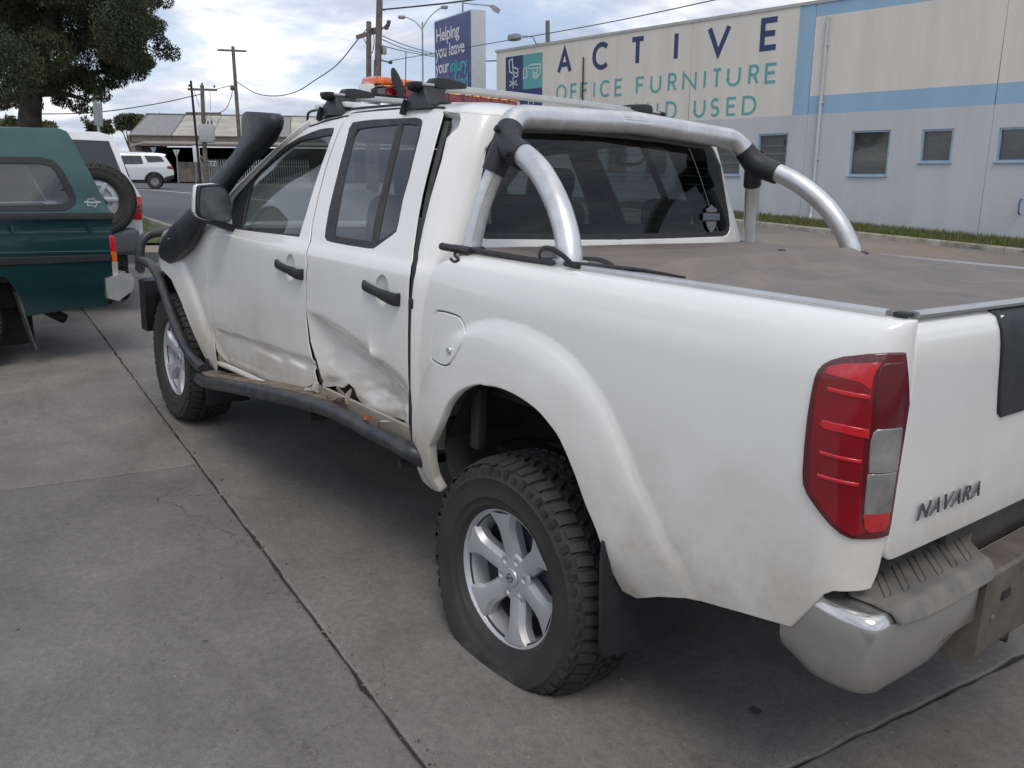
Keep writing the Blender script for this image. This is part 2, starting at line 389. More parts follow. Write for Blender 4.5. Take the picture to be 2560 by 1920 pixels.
# ================================================================== THE GROUND
WA = radians(4.0); WT = np.array([cos(WA), sin(WA), 0]); WN = np.array([-sin(WA), cos(WA), 0]); WO = np.array([0, -22., 0])
def zbase(s): return -.08+.048*(np.clip(s, -6, 24)-6.95)
GN = RW@np.array([0, 0, 1.])
def gss(a, b, x): t = np.clip((x-a)/(b-a), 0, 1); return t*t*(3-2*t)
def gz(x, y):
    x = np.asarray(x, float); y = np.asarray(y, float)
    xc = np.clip(x, -14, 22); yc = np.clip(y, -9, 12)
    P = -(GN[0]*xc+GN[1]*yc)/GN[2]
    s = (x-WO[0])*WT[0]+(y-WO[1])*WT[1]
    Q = zbase(s)-.22
    z = P+(Q-P)*gss(5, 17, -y)
    return z+(.80-z)*gss(13, 42, x)
def gp(p):
    d = rayW(p); t = .5
    for _ in range(4000):
        q = CW+d*t
        if q[2] < gz(q[0], q[1]): break
        t += .004*max(1, t*.6)
    return q
def gv(x, y, dz=0): return (float(x), float(y), float(gz(x, y))+dz)
def gstrip(name, mat, A, B, width_out, dz, n=24, parent=None, **k):
    A = np.array(A[:2]); B = np.array(B[:2]); t = (B-A)/np.linalg.norm(B-A); nn = np.array([-t[1], t[0]])
    vf = grid(n, 3, lambda a, b: gv(*(A+(B-A)*a+nn*width_out*b), dz)); return obj(name, (vf[0], [tuple(reversed(q)) if width_out > 0 else q for q in vf[1]]), mat, parent, **k)
def gmat(name, stops, scale, rough=.9, bump=.4, bscale=120, stain=None, rnd=False, speck=None):
    m = bpy.data.materials.new(name); m.use_nodes = True; nt = m.node_tree; p = nt.nodes['Principled BSDF']
    g = N('ShaderNodeNewGeometry', nt); pos = g.outputs['Position']
    f = noise(nt, pos, scale, 8, .62, .2); c = ramp(nt, f, stops)
    fine = noise(nt, pos, 230, 3, .7); c = mixc(nt, .55, c, ramp(nt, fine, [(.25, (.2, .2, .2)), (.75, (.8, .8, .8))]), 'OVERLAY')
    mid_ = noise(nt, pos, 38, 5, .75); c = mixc(nt, .45, c, ramp(nt, mid_, [(.3, (.28, .28, .28)), (.7, (.72, .72, .72))]), 'OVERLAY')
    if stain:
        sc, col, amt = stain
        mp = N('ShaderNodeMapping', nt); nt.links.new(pos, mp.inputs[0]); mp.inputs['Scale'].default_value = (.55, 1.2, 1)
        k = ramp(nt, noise(nt, mp.outputs[0], sc, 7, .66, .8), [(.50, (0, 0, 0)), (.72, (amt,)*3)]); c = mixc(nt, k, c, col)
    if speck:
        v = N('ShaderNodeTexVoronoi', nt); v.inputs['Scale'].default_value = speck[0]; nt.links.new(pos, v.inputs['Vector'])
        k2 = ramp(nt, v.outputs['Distance'], [(.0, (speck[2],)*3), (.16, (0, 0, 0))]); c = mixc(nt, k2, c, speck[1])
    if rnd:
        for sc_, th, colr, am in ((2.3, .05, (.05, .046, .042), .8), (7.5, .05, (.06, .056, .05), .7), (24., .055, (.42, .40, .37), .8)):     # oil drips, spots, pale grit
            vo_ = N('ShaderNodeTexVoronoi', nt); vo_.inputs['Scale'].default_value = sc_; vo_.inputs['Randomness'].default_value = 1
            wv = N('ShaderNodeVectorMath', nt, operation='ADD'); nt.links.new(pos, wv.inputs[0]); nz_ = N('ShaderNodeTexNoise', nt); nz_.inputs['Scale'].default_value = sc_*4; nt.links.new(pos, nz_.inputs['Vector'])
            sv_ = N('ShaderNodeVectorMath', nt, operation='SCALE'); sv_.inputs['Scale'].default_value = .16/sc_; nt.links.new(nz_.outputs['Color'], sv_.inputs[0]); nt.links.new(sv_.outputs[0], wv.inputs[1]); nt.links.new(wv.outputs[0], vo_.inputs['Vector'])
            lim = math_node(nt, 'MULTIPLY', noise(nt, pos, sc_*.31, 2), th*2.2)
            kk = math_node(nt, 'MULTIPLY', math_node(nt, 'LESS_THAN', vo_.outputs['Distance'], lim), am); c = mixc(nt, math_node(nt, 'MULTIPLY', kk, ramp(nt, noise(nt, pos, sc_*.8, 2), [(.45, (0, 0, 0)), (.6, (1, 1, 1))])), c, colr)
        vc = N('ShaderNodeTexVoronoi', nt, feature='DISTANCE_TO_EDGE'); vc.inputs['Scale'].default_value = .42; wc = N('ShaderNodeVectorMath', nt, operation='ADD'); nz2 = N('ShaderNodeTexNoise', nt); nz2.inputs['Scale'].default_value = 2.2; nz2.inputs['Detail'].default_value = 6; nt.links.new(pos, nz2.inputs['Vector']); s2 = N('ShaderNodeVectorMath', nt, operation='SCALE'); s2.inputs['Scale'].default_value = .5; nt.links.new(nz2.outputs['Color'], s2.inputs[0]); nt.links.new(pos, wc.inputs[0]); nt.links.new(s2.outputs[0], wc.inputs[1]); nt.links.new(wc.outputs[0], vc.inputs['Vector'])
        kc = math_node(nt, 'MULTIPLY', math_node(nt, 'LESS_THAN', vc.outputs['Distance'], .0009), ramp(nt, noise(nt, pos, .6, 2), [(.50, (0, 0, 0)), (.60, (.75, .75, .75))])); c = mixc(nt, kc, c, (.05, .045, .04))
        oi = N('ShaderNodeObjectInfo', nt); r = ramp(nt, oi.outputs['Random'], [(0, (.90, .90, .90)), (1, (1.08, 1.07, 1.06))]); c = mixc(nt, 1., c, r, 'MULTIPLY')
    nt.links.new(c, p.inputs['Base Color'])
    nt.links.new(ramp(nt, f, [(.3, (rough*.82,)*3), (.7, (rough,)*3)]), p.inputs['Roughness']); p.inputs['Specular IOR Level'].default_value = .35
    b = N('ShaderNodeBump', nt); b.inputs['Strength'].default_value = bump; b.inputs['Distance'].default_value = .004
    h = math_node(nt, 'ADD', noise(nt, pos, bscale, 5, .7), math_node(nt, 'MULTIPLY', noise(nt, pos, 9, 4, .6), 1.2))
    nt.links.new(h, b.inputs['Height']); nt.links.new(b.outputs[0], p.inputs['Normal'])
    MATS[name] = m; return m
CONC = gmat('driveway_concrete', [(.28, (.146, .137, .128)), (.50, (.184, .174, .163)), (.72, (.224, .212, .199))], 2.6, .9, .7, 160, (1.3, (.105, .098, .09), .55), True, (75, (.055, .05, .045), .75))
ASPH = gmat('yard_asphalt', [(.30, (.15, .138, .125)), (.5, (.205, .19, .175)), (.70, (.26, .235, .20))], .35, .9, .4, 90, (.22, (.27, .19, .115), .8))
ROADM = gmat('road_asphalt', [(.30, (.085, .085, .088)), (.70, (.125, .124, .125))], .6, .85, .4, 90)
DIRT = gmat('joint_dirt', [(.30, (.020, .018, .016)), (.70, (.05, .044, .038))], 9, .95, .6)
GRASS = gmat('verge_grass', [(.30, (.035, .060, .016)), (.55, (.065, .095, .028)), (.75, (.13, .12, .055))], 1.8, .95, .8, 60)
KERB = gmat('kerb_concrete', [(.30, (.20, .18, .13)), (.55, (.34, .32, .27)), (.75, (.42, .41, .37))], 2.2, .9, .4, 60, (3, (.07, .06, .045), .9))
xs = np.unique(np.concatenate([np.linspace(-30, 60, 61), np.linspace(60, 160, 14), np.linspace(160, 1400, 9)])); ys = np.unique(np.concatenate([np.linspace(-40, 30, 51), np.linspace(-120, -40, 10), np.linspace(30, 120, 10), np.linspace(-1400, -120, 8), np.linspace(120, 1400, 8)]))
inyard = lambda x, y: -.014
gv_, gf_ = [], []
for i, x in enumerate(xs):
    for y in ys: gv_.append((x, y, float(gz(x, y))-.014))
gf_ = [(i*len(ys)+j, (i+1)*len(ys)+j, (i+1)*len(ys)+j+1, i*len(ys)+j+1) for i in range(len(xs)-1) for j in range(len(ys)-1)]
ground = obj('ground', (gv_, gf_), ASPH, kind='structure', angle=False)
# concrete driveway bays, cast as slabs with open joints (ute frame, top at z = 0)
dv = np.array([-.9929, .119]); nv = np.array([.119, .9929]); J0 = np.array([-.296, 1.384])
def slab(s0, s1, w0, w1, seed):
    rr = np.random.RandomState(seed); poly = [(s0, w0), (s1, w0), (s1, w1), (s0, w1)]
    poly = resamp(poly, .07); P_ = []
    ctr = np.array([(s0+s1)/2, (w0+w1)/2])
    for q in poly:
        q = np.array(q); j = rr.normal(0, .0022)+(-.012*rr.rand() if rr.rand() < .06 else 0)
        d_ = ctr-q; d_ /= np.linalg.norm(d_); P_.append(q+d_*(.006-j*1.0))
    dz = rr.uniform(-.001, .0015); rows = []
    def L(q, z): w_ = J0+dv*q[0]+nv*q[1]; return tuple(RW@np.array([w_[0], w_[1], z+dz]))
    n = len(P_)
    inn = [q+(ctr-q)/np.linalg.norm(ctr-q)*.008 for q in P_]
    v = [L(q, -.0125) for q in P_]+[L(q, -.004) for q in P_]+[L(q, 0) for q in inn]+[L(ctr, 0)]
    f = []
    for i in range(n):
        j = (i+1) % n
        f += [(i, j, n+j, n+i), (n+i, n+j, 2*n+j, 2*n+i), (2*n+i, 2*n+j, 3*n)]
    # lane orientation is mirrored (dv points backwards): flip faces
    f = [tuple(reversed(q)) for q in f]
    obj('concrete_slab', (v, f), CONC, ground, smooth=False)
SA = float((np.array([-.93, 0])-J0)@dv); SB = float((np.array([2.38, 1.5])-J0)@dv)
bed = [(-16, -8.6), (6, -8.6), (6, 8.1), (-16, 8.1)]
bedv = [tuple(RW@np.array([*(J0+dv*a+nv*b), -.010])) for a, b in bed]
obj('slab_bed', (bedv, [(3, 2, 1, 0)]), DIRT, ground, smooth=False)
k = 0
for lane, (w0, w1, st_) in enumerate(((-4.2, 0, SA), (0, 4.0, SB), (-8.4, -4.2, SA+1.4), (4.0, 8.0, SA+.5))):
    for i in range(-4, 3):
        a = st_+i*4.4
        if a+4.4 > 6 or a < -15.8: continue
        k += 1; slab(a, a+4.4, w0, w1, k)
# loose grit and crumbs along the joints
_r = random.Random(21); gv2 = []; gf2 = []
for i in range(900):
    if i % 3: a_, b_ = _r.uniform(-5, 3), _r.choice([0, 0, 0, -4.2])+_r.gauss(0, .025)
    else: a_, b_ = _r.uniform(-4, 2.5), _r.uniform(-1.5, 2.2)
    w_ = J0+dv*a_+nv*b_; s_ = abs(_r.gauss(0, .0035))+.0018; k_ = len(gv2); t_ = _r.uniform(0, 6.3)
    for (x, y, z) in ((1, 0, 0), (-.4, .8, 0), (-.5, -.7, 0), (.1, 0, .9)): gv2.append(tuple(RW@np.array([w_[0]+s_*(x*cos(t_)-y*sin(t_)), w_[1]+s_*(x*sin(t_)+y*cos(t_)), .0008+s_*z])))
    gf2 += [(k_, k_+1, k_+3), (k_+1, k_+2, k_+3), (k_+2, k_, k_+3)]
obj('grit', (gv2, gf2), pm('grit_stone', (.20, .18, .15), .9, var=.4, scale=40, col2=(.05, .045, .04)), smooth=False, label='loose grit scattered along the concrete joints', cat='grit', kind='stuff')
# kerb, verge, road beyond the driveway
KA, KB = gp((330, 546)), gp((420, 578)); kd = (KB-KA)[:2]; kd /= np.linalg.norm(kd); K0 = KA[:2]-kd*30; K1 = KB[:2]+kd*3.2
kn = np.array([-kd[1], kd[0]])
if kn[1] > 0: kn = -kn
def kerbrow(q, n_, w_=.15, h=.13, back=.0): return [(q[0]+n_[0]*a, q[1]+n_[1]*a, float(gz(q[0], q[1]))+b) for a, b in ((back, -.1), (back, h-.01), (back+.01, h), (back+w_-.03, h), (back+w_, h-.03), (back+w_, -.1))]
obj('kerb', loft([kerbrow(K0+(K1-K0)*t, kn) for t in np.linspace(0, 1, 40)]), KERB, kind='structure', angle=30)
rows = [[gv(*(K0+(K1-K0)*t+kn*b), .006) for b in (.14, 8, 20, 40, 70)] for t in np.linspace(0, 1, 30)]
ext = [[gv(*(K0-kd*40+(K1-K0+kd*40)*t+kn*b), .006) for b in (.14, 2, 4, 7, 10, 13)] for t in np.linspace(0, 1, 60)]
vf = loft(ext, closed=False); road = obj('road', vf, ROADM, kind='structure', angle=False)
me = road.data
if me.polygons[0].normal.z < 0: me.flip_normals()
la, lb_ = gp((418, 479)), gp((500, 486)); ld = (lb_-la)[:2]; L_ = np.linalg.norm(ld); ld /= L_; ln = np.array([-ld[1], ld[0]])
vf = loft([[gv(*(la[:2]-ld*6+ld*(L_+12)*t+ln*b), .014) for b in (-.09, .09)] for t in np.linspace(0, 1, 12)], closed=False)
pl_ = obj('road_line', vf, pm('line_paint', (.62, .62, .60), .7, var=.15, scale=3), kind='structure', angle=False)
if pl_.data.polygons[0].normal.z < 0: pl_.data.flip_normals()
def blades(area_fn, n, hmin, hmax, seed, wd=.008):
    r = random.Random(seed); v = []; f = []
    for i in range(n):
        x, y, z = area_fn(r); a = r.uniform(0, 2*pi); h = r.uniform(hmin, hmax); l = r.uniform(.1, .6)*h; b = r.uniform(0, 2*pi); k = len(v); w_ = wd
        v += [(x-w_*cos(a), y-w_*sin(a), z), (x+w_*cos(a), y+w_*sin(a), z), (x+l*cos(b), y+l*sin(b), z+h)]; f.append((k, k+1, k+2))
    return v, f
vg = loft([[gv(*(K0+(K1-K0)*t-kn*b), .012+.03*min(1, b)) for b in (0, .5, 1.2, 2.4)] for t in np.linspace(0, 1, 30)], closed=False)
vo = obj('verge', vg, GRASS, kind='structure', angle=False)
if vo.data.polygons[0].normal.z < 0: vo.data.flip_normals()
GB_ = pm('grass_blades', (.085, .13, .03), .8, var=.3, scale=2, col2=(.15, .13, .05))
def va(r): q = K0+(K1-K0)*r.uniform(.6, 1)-kn*r.uniform(.02, 2.3); return gv(q[0], q[1], .02)
obj('verge_grass', blades(va, 4500, .04, .13, 4), GB_, smooth=False, label='short patchy grass on the road verge', cat='grass', kind='stuff')

# ================================================================== PAINTED FACTORY
def W(s, z, d=0): return tuple(WO+WT*s+WN*d+np.array([0, 0, z]))
def wpix(p):
    d = rayW(p); t = (WN@(WO-CW))/(WN@d); q = CW+d*t; return float((q-WO)@WT), float(q[2])
def pw(name, c, streak=(.75, .2), c2=None, rough=.8):
    m = bpy.data.materials.new(name); m.use_nodes = True; nt = m.node_tree; p = nt.nodes['Principled BSDF']
    g = N('ShaderNodeNewGeometry', nt); mp = N('ShaderNodeMapping', nt); nt.links.new(g.outputs['Position'], mp.inputs[0]); mp.inputs['Scale'].default_value = (1, 1, .10)
    f = noise(nt, mp.outputs[0], 1.7, 6, .6); f2 = noise(nt, g.outputs['Position'], .5, 4)
    cc = ramp(nt, f, [(.38, tuple(x*.90 for x in c)), (.62, c)]); cc = mixc(nt, ramp(nt, f2, [(.35, (0, 0, 0)), (.75, (.35,)*3)]), cc, tuple(x*.86 for x in c))
    nt.links.new(cc, p.inputs['Base Color']); p.inputs['Roughness'].default_value = rough
    b = N('ShaderNodeBump', nt); b.inputs['Strength'].default_value = .15; nt.links.new(noise(nt, g.outputs['Position'], 25, 4), b.inputs['Height']); nt.links.new(b.outputs[0], p.inputs['Normal'])
    MATS[name] = m; return m
BEIGE = pw('wall_beige', (.68, .645, .58)); GREYW = pw('wall_grey', (.50, .525, .55)); BLUEW = pw('wall_blue', (.29, .45, .60)); NAVY = pw('sign_navy', (.040, .060, .150)); TEAL = pw('sign_teal', (.12, .37, .37)); SIGNW = pw('sign_white', (.62, .64, .64))
BFR = pm('window_blue', (.27, .39, .50), .5, var=.08); BLIND = pm('window_blind', (.22, .22, .19), .8, var=.12, scale=4); WGL = glass('factory_glass', (.55, .58, .56), haze=.05, refl=1.)
fac = empty('factory', M=Matrix.Translation(W(16, float(zbase(16)))))
tag(fac, 'long tilt-slab factory with beige wall, blue bands and office furniture lettering', 'factory')
def child(o): 
    o.parent = fac; o.matrix_parent_inverse = fac.matrix_world.inverted(); return o
bpy.context.view_layer.update()
SW = lambda u, v: np.stack([WO[0]+WT[0]*u, WO[1]+WT[1]*u, v], -1)
edges = [27.3, 22.0, 17.6, 13.26, 8.1, 2.9, -2.3, -7.5]
wins = [(15.47, 16.5, 1.52, 2.77), (13.84, 14.88, 1.52, 2.79), (10.69, 11.83, 1.52, 2.78), (9.01, 9.84, 1.88, 2.75), (6.75, 7.91, 1.88, 2.73), (18.4, 19.4, 1.52, 2.77), (20.2, 21.2, 1.52, 2.77), (3.6, 4.7, 1.52, 2.77)]
TOPZ = 6.42
for a, b in zip(edges[:-1], edges[1:]):
    hi_, lo_ = a-.012, b+.012
    hs = [[(w0, z0), (w1, z0), (w1, z1), (w0, z1)] for w0, w1, z0, z1 in wins if lo_ < w0 and w1 < hi_]
    rect = lambda z0, z1, x0=lo_, x1=hi_: [(x0, z0), (x1, z0), (x1, z1), (x0, z1)]
    child(panel('wall_panel', SW, rect(-1.0, 3.30), GREYW, None, hs, res=2.5, depth=.16, rnd=.006, out=tuple(WN)))
    if b >= 13.2:
        x0 = 13.78 if b < 13.5 else lo_
        child(panel('painted_band', SW, rect(3.3005, TOPZ, x0, hi_), BEIGE, None, res=3, depth=.16, rnd=.001, out=tuple(WN)))
        if b < 13.5: child(panel('painted_band', SW, rect(3.3005, TOPZ, lo_, 13.78), BLUEW, None, res=3, depth=.16, rnd=.001, out=tuple(WN)))
    else:
        child(panel('painted_band', SW, rect(3.3005, 3.82), BLUEW, None, res=3, depth=.16, rnd=.001, out=tuple(WN)))
        child(panel('painted_band', SW, rect(3.8205, 6.02), BEIGE, None, res=3, depth=.16, rnd=.001, out=tuple(WN)))
        child(panel('painted_band', SW, rect(6.0205, TOPZ), BLUEW, None, res=3, depth=.16, rnd=.001, out=tuple(WN)))
child(obj('wall_core', loft([[W(s, z, d) for z, d in ((-1, -.17), (TOPZ-.02, -.17), (TOPZ-.02, -14), (-1, -14))] for s in (27.2, -7.4)]), BEIGE, smooth=False))
child(obj('parapet_cap', loft([[W(s, TOPZ+z, d) for z, d in ((-.04, .03), (.05, .03), (.05, -.35), (-.04, -.35))] for s in (27.36, -7.5)]), pm('cap_flashing', (.45, .45, .43), .5, .3, var=.1), smooth=False))
for (w0, w1, z0, z1) in wins:
    fr = empty('window', fac); 
    t = .055
    for x0, x1, y0_, y1_ in ((w0, w1, z0, z0+t), (w0, w1, z1-t, z1), (w0, w0+t, z0+t, z1-t), (w1-t, w1, z0+t, z1-t)):
        o = child(obj('frame', loft([[W(x, z, d) for z, d in ((y0_+.001, -.13), (y1_-.001, -.13), (y1_-.001, -.02), (y0_+.001, -.02))] for x in (x0+.001, x1-.001)]), BFR, smooth=False)); o.parent = fr; o.matrix_parent_inverse = Matrix.Identity(4)
    o = obj('pane', ([W(w0+t, z0+t, -.09), W(w1-t, z0+t, -.09), W(w1-t, z1-t, -.09), W(w0+t, z1-t, -.09)], [(0, 1, 2, 3)]), WGL, fr, smooth=False)
    o2 = obj('blind', ([W(w0+t, z0+t, -.155), W(w1-t, z0+t, -.155), W(w1-t, z1-t, -.155), W(w0+t, z1-t, -.155)], [(0, 1, 2, 3)]), BLIND, fr, smooth=False)
    if w0 in (13.84, 15.47):
        for zz_ in (1.9, 2.16, 2.4): obj('shelf', loft([[W(x, zz_+dz, d) for dz, d in ((0, -.15), (.05, -.15), (.05, -.11), (0, -.11))] for x in (w0+t, w1-t)]), pm('shelf_grey', (.35, .35, .33), .6), fr, smooth=False)
    fr.location = Vector(W(0, 0))*0
    fr.matrix_parent_inverse = fac.matrix_world.inverted()
    for c_ in fr.children: c_.matrix_parent_inverse = Matrix.Identity(4)
    o = child(obj('sill', loft([[W(x, z0-.03+dz, d) for dz, d in ((0, -.01), (.03, -.01), (.027, .05), (-.003, .05))] for x in (w0-.03, w1+.03)]), BFR, smooth=False))
child(obj('downpipe', tube([W(12.85, 5.98, .06), W(12.85, .1, .06)], .05, 10), GREYW))
for zz_ in (5.2, 3.6, 2.0): child(obj('pipe_bracket', rbox(W(12.85, zz_, .05), (.16, .08, .04), .01), GREYW))
child(obj('downpipe_shoe', tube([W(12.85, .4, .06), W(12.85, .12, .10), W(12.85, .06, .16)], .052, 10), SIGNW))
_rs = wpix((1200+798/3.072, 190))[0]
child(obj('rusty_rod', tube([W(_rs, 5.75, .05), W(_rs, 3.8, .05)], .03, 6), pm('rust', (.10, .06, .04), .8, var=.3)))
# stroke lettering
def arc(cx, cy, rx, ry, a0, a1, n=14): return [(cx+rx*cos(radians(a0+(a1-a0)*i/n)), cy+ry*sin(radians(a0+(a1-a0)*i/n))) for i in range(n+1)]
LET = {'A': [[(0, 0), (.5, 1), (1, 0)], [(.17, .33), (.83, .33)]], 'C': [arc(.62, .5, .6, .5, 48, 312)], 'T': [[(0, 1), (1, 1)], [(.5, 1), (.5, 0)]], 'I': [[(.5, 0), (.5, 1)]], 'V': [[(0, 1), (.5, 0), (1, 1)]], 'E': [[(1, 1), (0, 1), (0, 0), (1, 0)], [(0, .52), (.9, .52)]],
       'O': [arc(.5, .5, .5, .5, 0, 360, 28)], 'F': [[(1, 1), (0, 1), (0, 0)], [(0, .52), (.9, .52)]], 'U': [[(0, 1), (0, .38)]+arc(.5, .38, .5, .38, 180, 360)+[(1, 1)]], 'R': [[(0, 0), (0, 1), (.5, 1)]+arc(.55, .75, .4, .25, 90, -90)+[(0, .5)], [(.5, .5), (1, 0)]], 'N': [[(0, 0), (0, 1), (1, 0), (1, 1)]],
       'D': [[(0, 0), (0, 1), (.4, 1)]+arc(.42, .5, .58, .5, 90, -90)+[(0, 0)]], 'S': [arc(.5, .74, .42, .26, 35, 250, 10)+arc(.5, .26, .46, .26, 75, -150, 12)], 'W': [[(0, 1), (.27, 0), (.5, .85), (.73, 0), (1, 1)]]}
def ribbon(pts, wd):
    P_ = [np.array(p, float) for p in pts]; n = len(P_); cl = np.allclose(P_[0], P_[-1]); v = []
    for i in range(n):
        a = P_[i-1] if i > 0 else (P_[-2] if cl else None); c = P_[i+1] if i < n-1 else (P_[1] if cl else None)
        t1 = (P_[i]-a)/(np.linalg.norm(P_[i]-a)+1e-9) if a is not None else None; t2 = (c-P_[i])/(np.linalg.norm(c-P_[i])+1e-9) if c is not None else None
        if t1 is None: t1 = t2
        if t2 is None: t2 = t1
        n1 = np.array([-t1[1], t1[0]]); n2 = np.array([-t2[1], t2[0]]); m = n1+n2; m /= max(np.linalg.norm(m), .3); k = min(1/max(m@n1, .35), 2.2)
        v += [P_[i]+m*wd/2*k, P_[i]-m*wd/2*k]
    return v, [(2*i, 2*i+1, 2*i+3, 2*i+2) for i in range(n-1)]
def letter(ch, s0, s1, z0, z1, wd, m):
    g = G(); h = wd/2; lo2, hi2 = min(s0, s1)+h*.7, max(s0, s1)-h*.7
    for j, pl2 in enumerate(LET[ch]):
        pts = [(hi2-(hi2-lo2)*x if True else 0, z0+h+(z1-z0-wd)*y) for x, y in pl2]
        v, f = ribbon(pts, wd); g.add(([W(a, b, .006+.002*j) for a, b in v], f))
    o = obj('letter', g.vf, m, smooth=False); child(o)
z3 = lambda x: 1200+x/3.072
def place(chs, y, z0, z1, wd, m):
    for ch, x0, x1 in chs: letter(ch, wpix((z3(x0), y))[0], wpix((z3(x1), y))[0], z0, z1, wd, m)
for ch, x0, x1, y in (('A', 597, 703, 155), ('C', 865, 983, 140), ('T', 1158, 1265, 125), ('I', 1475, 1540, 112), ('V', 1750, 1922, 97), ('E', 2160, 2293, 80)): letter(ch, wpix((z3(x0), y))[0], wpix((z3(x1), y))[0], 5.24, 6.20, .17, NAVY)
place([('O', 588, 665), ('F', 697, 747), ('F', 772, 832), ('I', 862, 895), ('C', 923, 993), ('E', 1037, 1095), ('F', 1200, 1262), ('U', 1310, 1390), ('R', 1445, 1508), ('N', 1555, 1660), ('I', 1705, 1742), ('T', 1782, 1852), ('U', 1895, 1995), ('R', 2060, 2135), ('E', 2185, 2272)], 215, 4.28, 4.88, .085, TEAL)
place([('N', 700, 790), ('E', 850, 905), ('W', 950, 1085), ('A', 1170, 1235), ('N', 1285, 1370), ('D', 1428, 1512), ('U', 1645, 1730), ('S', 1770, 1840), ('E', 1895, 1968), ('D', 2015, 2120)], 265, 3.38, 3.97, .085, TEAL)
def plate(s0, s1, z0, z1, m): child(obj('logo_square', loft([[W(s, z, d) for z, d in ((z0, .001), (z1, .001), (z1, .012), (z0, .012))] for s in (s0, s1)]), m, smooth=False))
plate(25.70, 26.72, 4.0, 6.14, NAVY); plate(24.60, 25.69, 4.84, 6.14, TEAL); plate(24.60, 25.69, 4.0, 4.835, NAVY)
for pts in ([(232, 560), (225, 470), (250, 450), (258, 570)], [(225, 545), (250, 565)], [(258, 515), (293, 530), (293, 570), (258, 550)], [(258, 570), (270, 595), (297, 580)], [(256, 590), (256, 680)], [(230, 625), (292, 655)], [(285, 620), (228, 660)],
            [(335, 540), (335, 605), (362, 590), (362, 530)], [(335, 530), (400, 495), (468, 492), (465, 520), (335, 530)], [(412, 540), (412, 595), (440, 598), (462, 560), (468, 500)], [(412, 560), (440, 562)], [(412, 580), (440, 580)], [(440, 530), (440, 598)], [(375, 760), (375, 800)], [(418, 755), (412, 800)], [(375, 775), (415, 775)]):
    v, f = ribbon([wpix((z3(x), y/3.072)) for x, y in pts], .05); child(obj('logo_line', ([W(a, b, .016) for a, b in v], f), SIGNW, smooth=False))
fl_ = [W(24.9, TOPZ+.03, .05), W(24.9, TOPZ+.28, .25), W(25.15, TOPZ+.30, .75)]
child(obj('floodlight', G().add(tube(fl_, .025, 6)).add(rbox(W(25.35, TOPZ+.25, .80), (.50, .34, .24), .06, 2)).vf, pm('lamp_grey', (.30, .31, .32), .5, .3)))
child(obj('wall_tap', tube(fillet([W(7.15, .95, .02), W(7.15, .95, .16), W(7.15, .62, .16), W(7.15, .58, .02)], .05, 4), .022, 6), pm('tap_blue', (.06, .13, .30), .5)))
# grass bank and old kerb at its foot
kz = lambda s: float(zbase(s))
bank = obj('grass_bank', loft([[W(s, kz(s)+dz, d) for d, dz in ((.0, .0), (.5, -.03), (1.18, -.10))] for s in np.linspace(-7, 27, 60)], closed=False), GRASS, kind='structure', angle=False)
if bank.data.polygons[0].normal.z < 0: bank.data.flip_normals()
def ba(r): s = r.uniform(3, 20); d = r.uniform(.02, 1.17); q = W(s, kz(s)-.09*d, d); return q
obj('bank_grass', blades(ba, 15000, .05, .16, 5, .012), GB_, smooth=False, label='green grass along the foot of the factory wall', cat='grass', kind='stuff')
kb = empty('low_kerb', M=Matrix.Translation(W(10, kz(10)-.2, 1.3))); tag(kb, 'weathered low concrete kerb edging the grass below the factory', 'kerb')
bpy.context.view_layer.update()
for i in range(20):
    s0 = -5+i*1.5; s1 = s0+1.49
    o = obj('kerb_block', loft([[W(s, kz(s)-.10+dz, d) for d, dz in ((1.17, -.3), (1.17, .005), (1.19, .012), (1.30, .008), (1.325, -.02), (1.34, -.3))] for s in (s0, s1)]), KERB, smooth=False); o.parent = kb; o.matrix_parent_inverse = kb.matrix_world.inverted()

# ================================================================== THE WHITE UTE
ute = empty('utility_truck', M=Matrix([[*RW[i], 0] for i in range(3)]+[[0, 0, 0, 1]]))
tag(ute, 'white dual-cab utility truck with dented rear door, flat rear tyre, snorkel and silver sports bar', 'utility truck')
def sstep(a, b, x): t = np.clip((x-a)/(b-a), 0, 1); return t*t*(3-2*t)
# wheel-arch lips (x, z)
RA = [tuple(on_y(p, .94)[[0, 2]]) for p in ZA([(310, 1632), (265, 1550), (240, 1450), (230, 1330), (245, 1305), (300, 1180), (350, 1060), (420, 980), (500, 940), (580, 928)])
      + ZD([(1068, 833), (1100, 845), (1160, 885), (1210, 950), (1240, 1020), (1265, 1090), (1290, 1150), (1320, 1230), (1345, 1280)])]+[(-.60, .33)]
RAL = RA[:-1]; RA = [tuple(q) for q in spath(RA, 4)]
FA = [(2.47, .36), (2.56, .436), (2.60, .455), (2.651, .48), (2.763, .60), (2.905, .752), (3.06, .861), (3.20, .893), (3.34, .875), (3.48, .80), (3.60, .68), (3.68, .55)]
FAL = FA[1:]; FA = [tuple(q) for q in spath(FA, 4)]
FLP = pchip([-.05, 0, .03, .08, .13, .155, .175, .195, 2], [.031, .030, .0285, .0245, .0185, .0125, .0045, 0, 0])
FLF = pchip([-.05, 0, .03, .08, .125, .15, .17, .19, 2], [.037, .036, .034, .028, .020, .012, .004, 0, 0])
def flare(u, v, arch, prof):
    p = np.stack([u, v], 1); return prof(dpoly(p, arch, False))
BZ = pchip([.36, .42, .50, .58, .68, .80, .95, 1.08, 1.145, 1.175, 1.205, 1.25, 1.45, 1.60, 1.70, 1.76], [.838, .850, .872, .886, .897, .903, .906, .904, .900, .892, .873, .857, .783, .719, .670, .636])
XB = lambda z: .472+.11*np.clip(z-1.2, 0, 1)
RC = lambda z: .108+.030*sstep(1.2, 1.5, z)
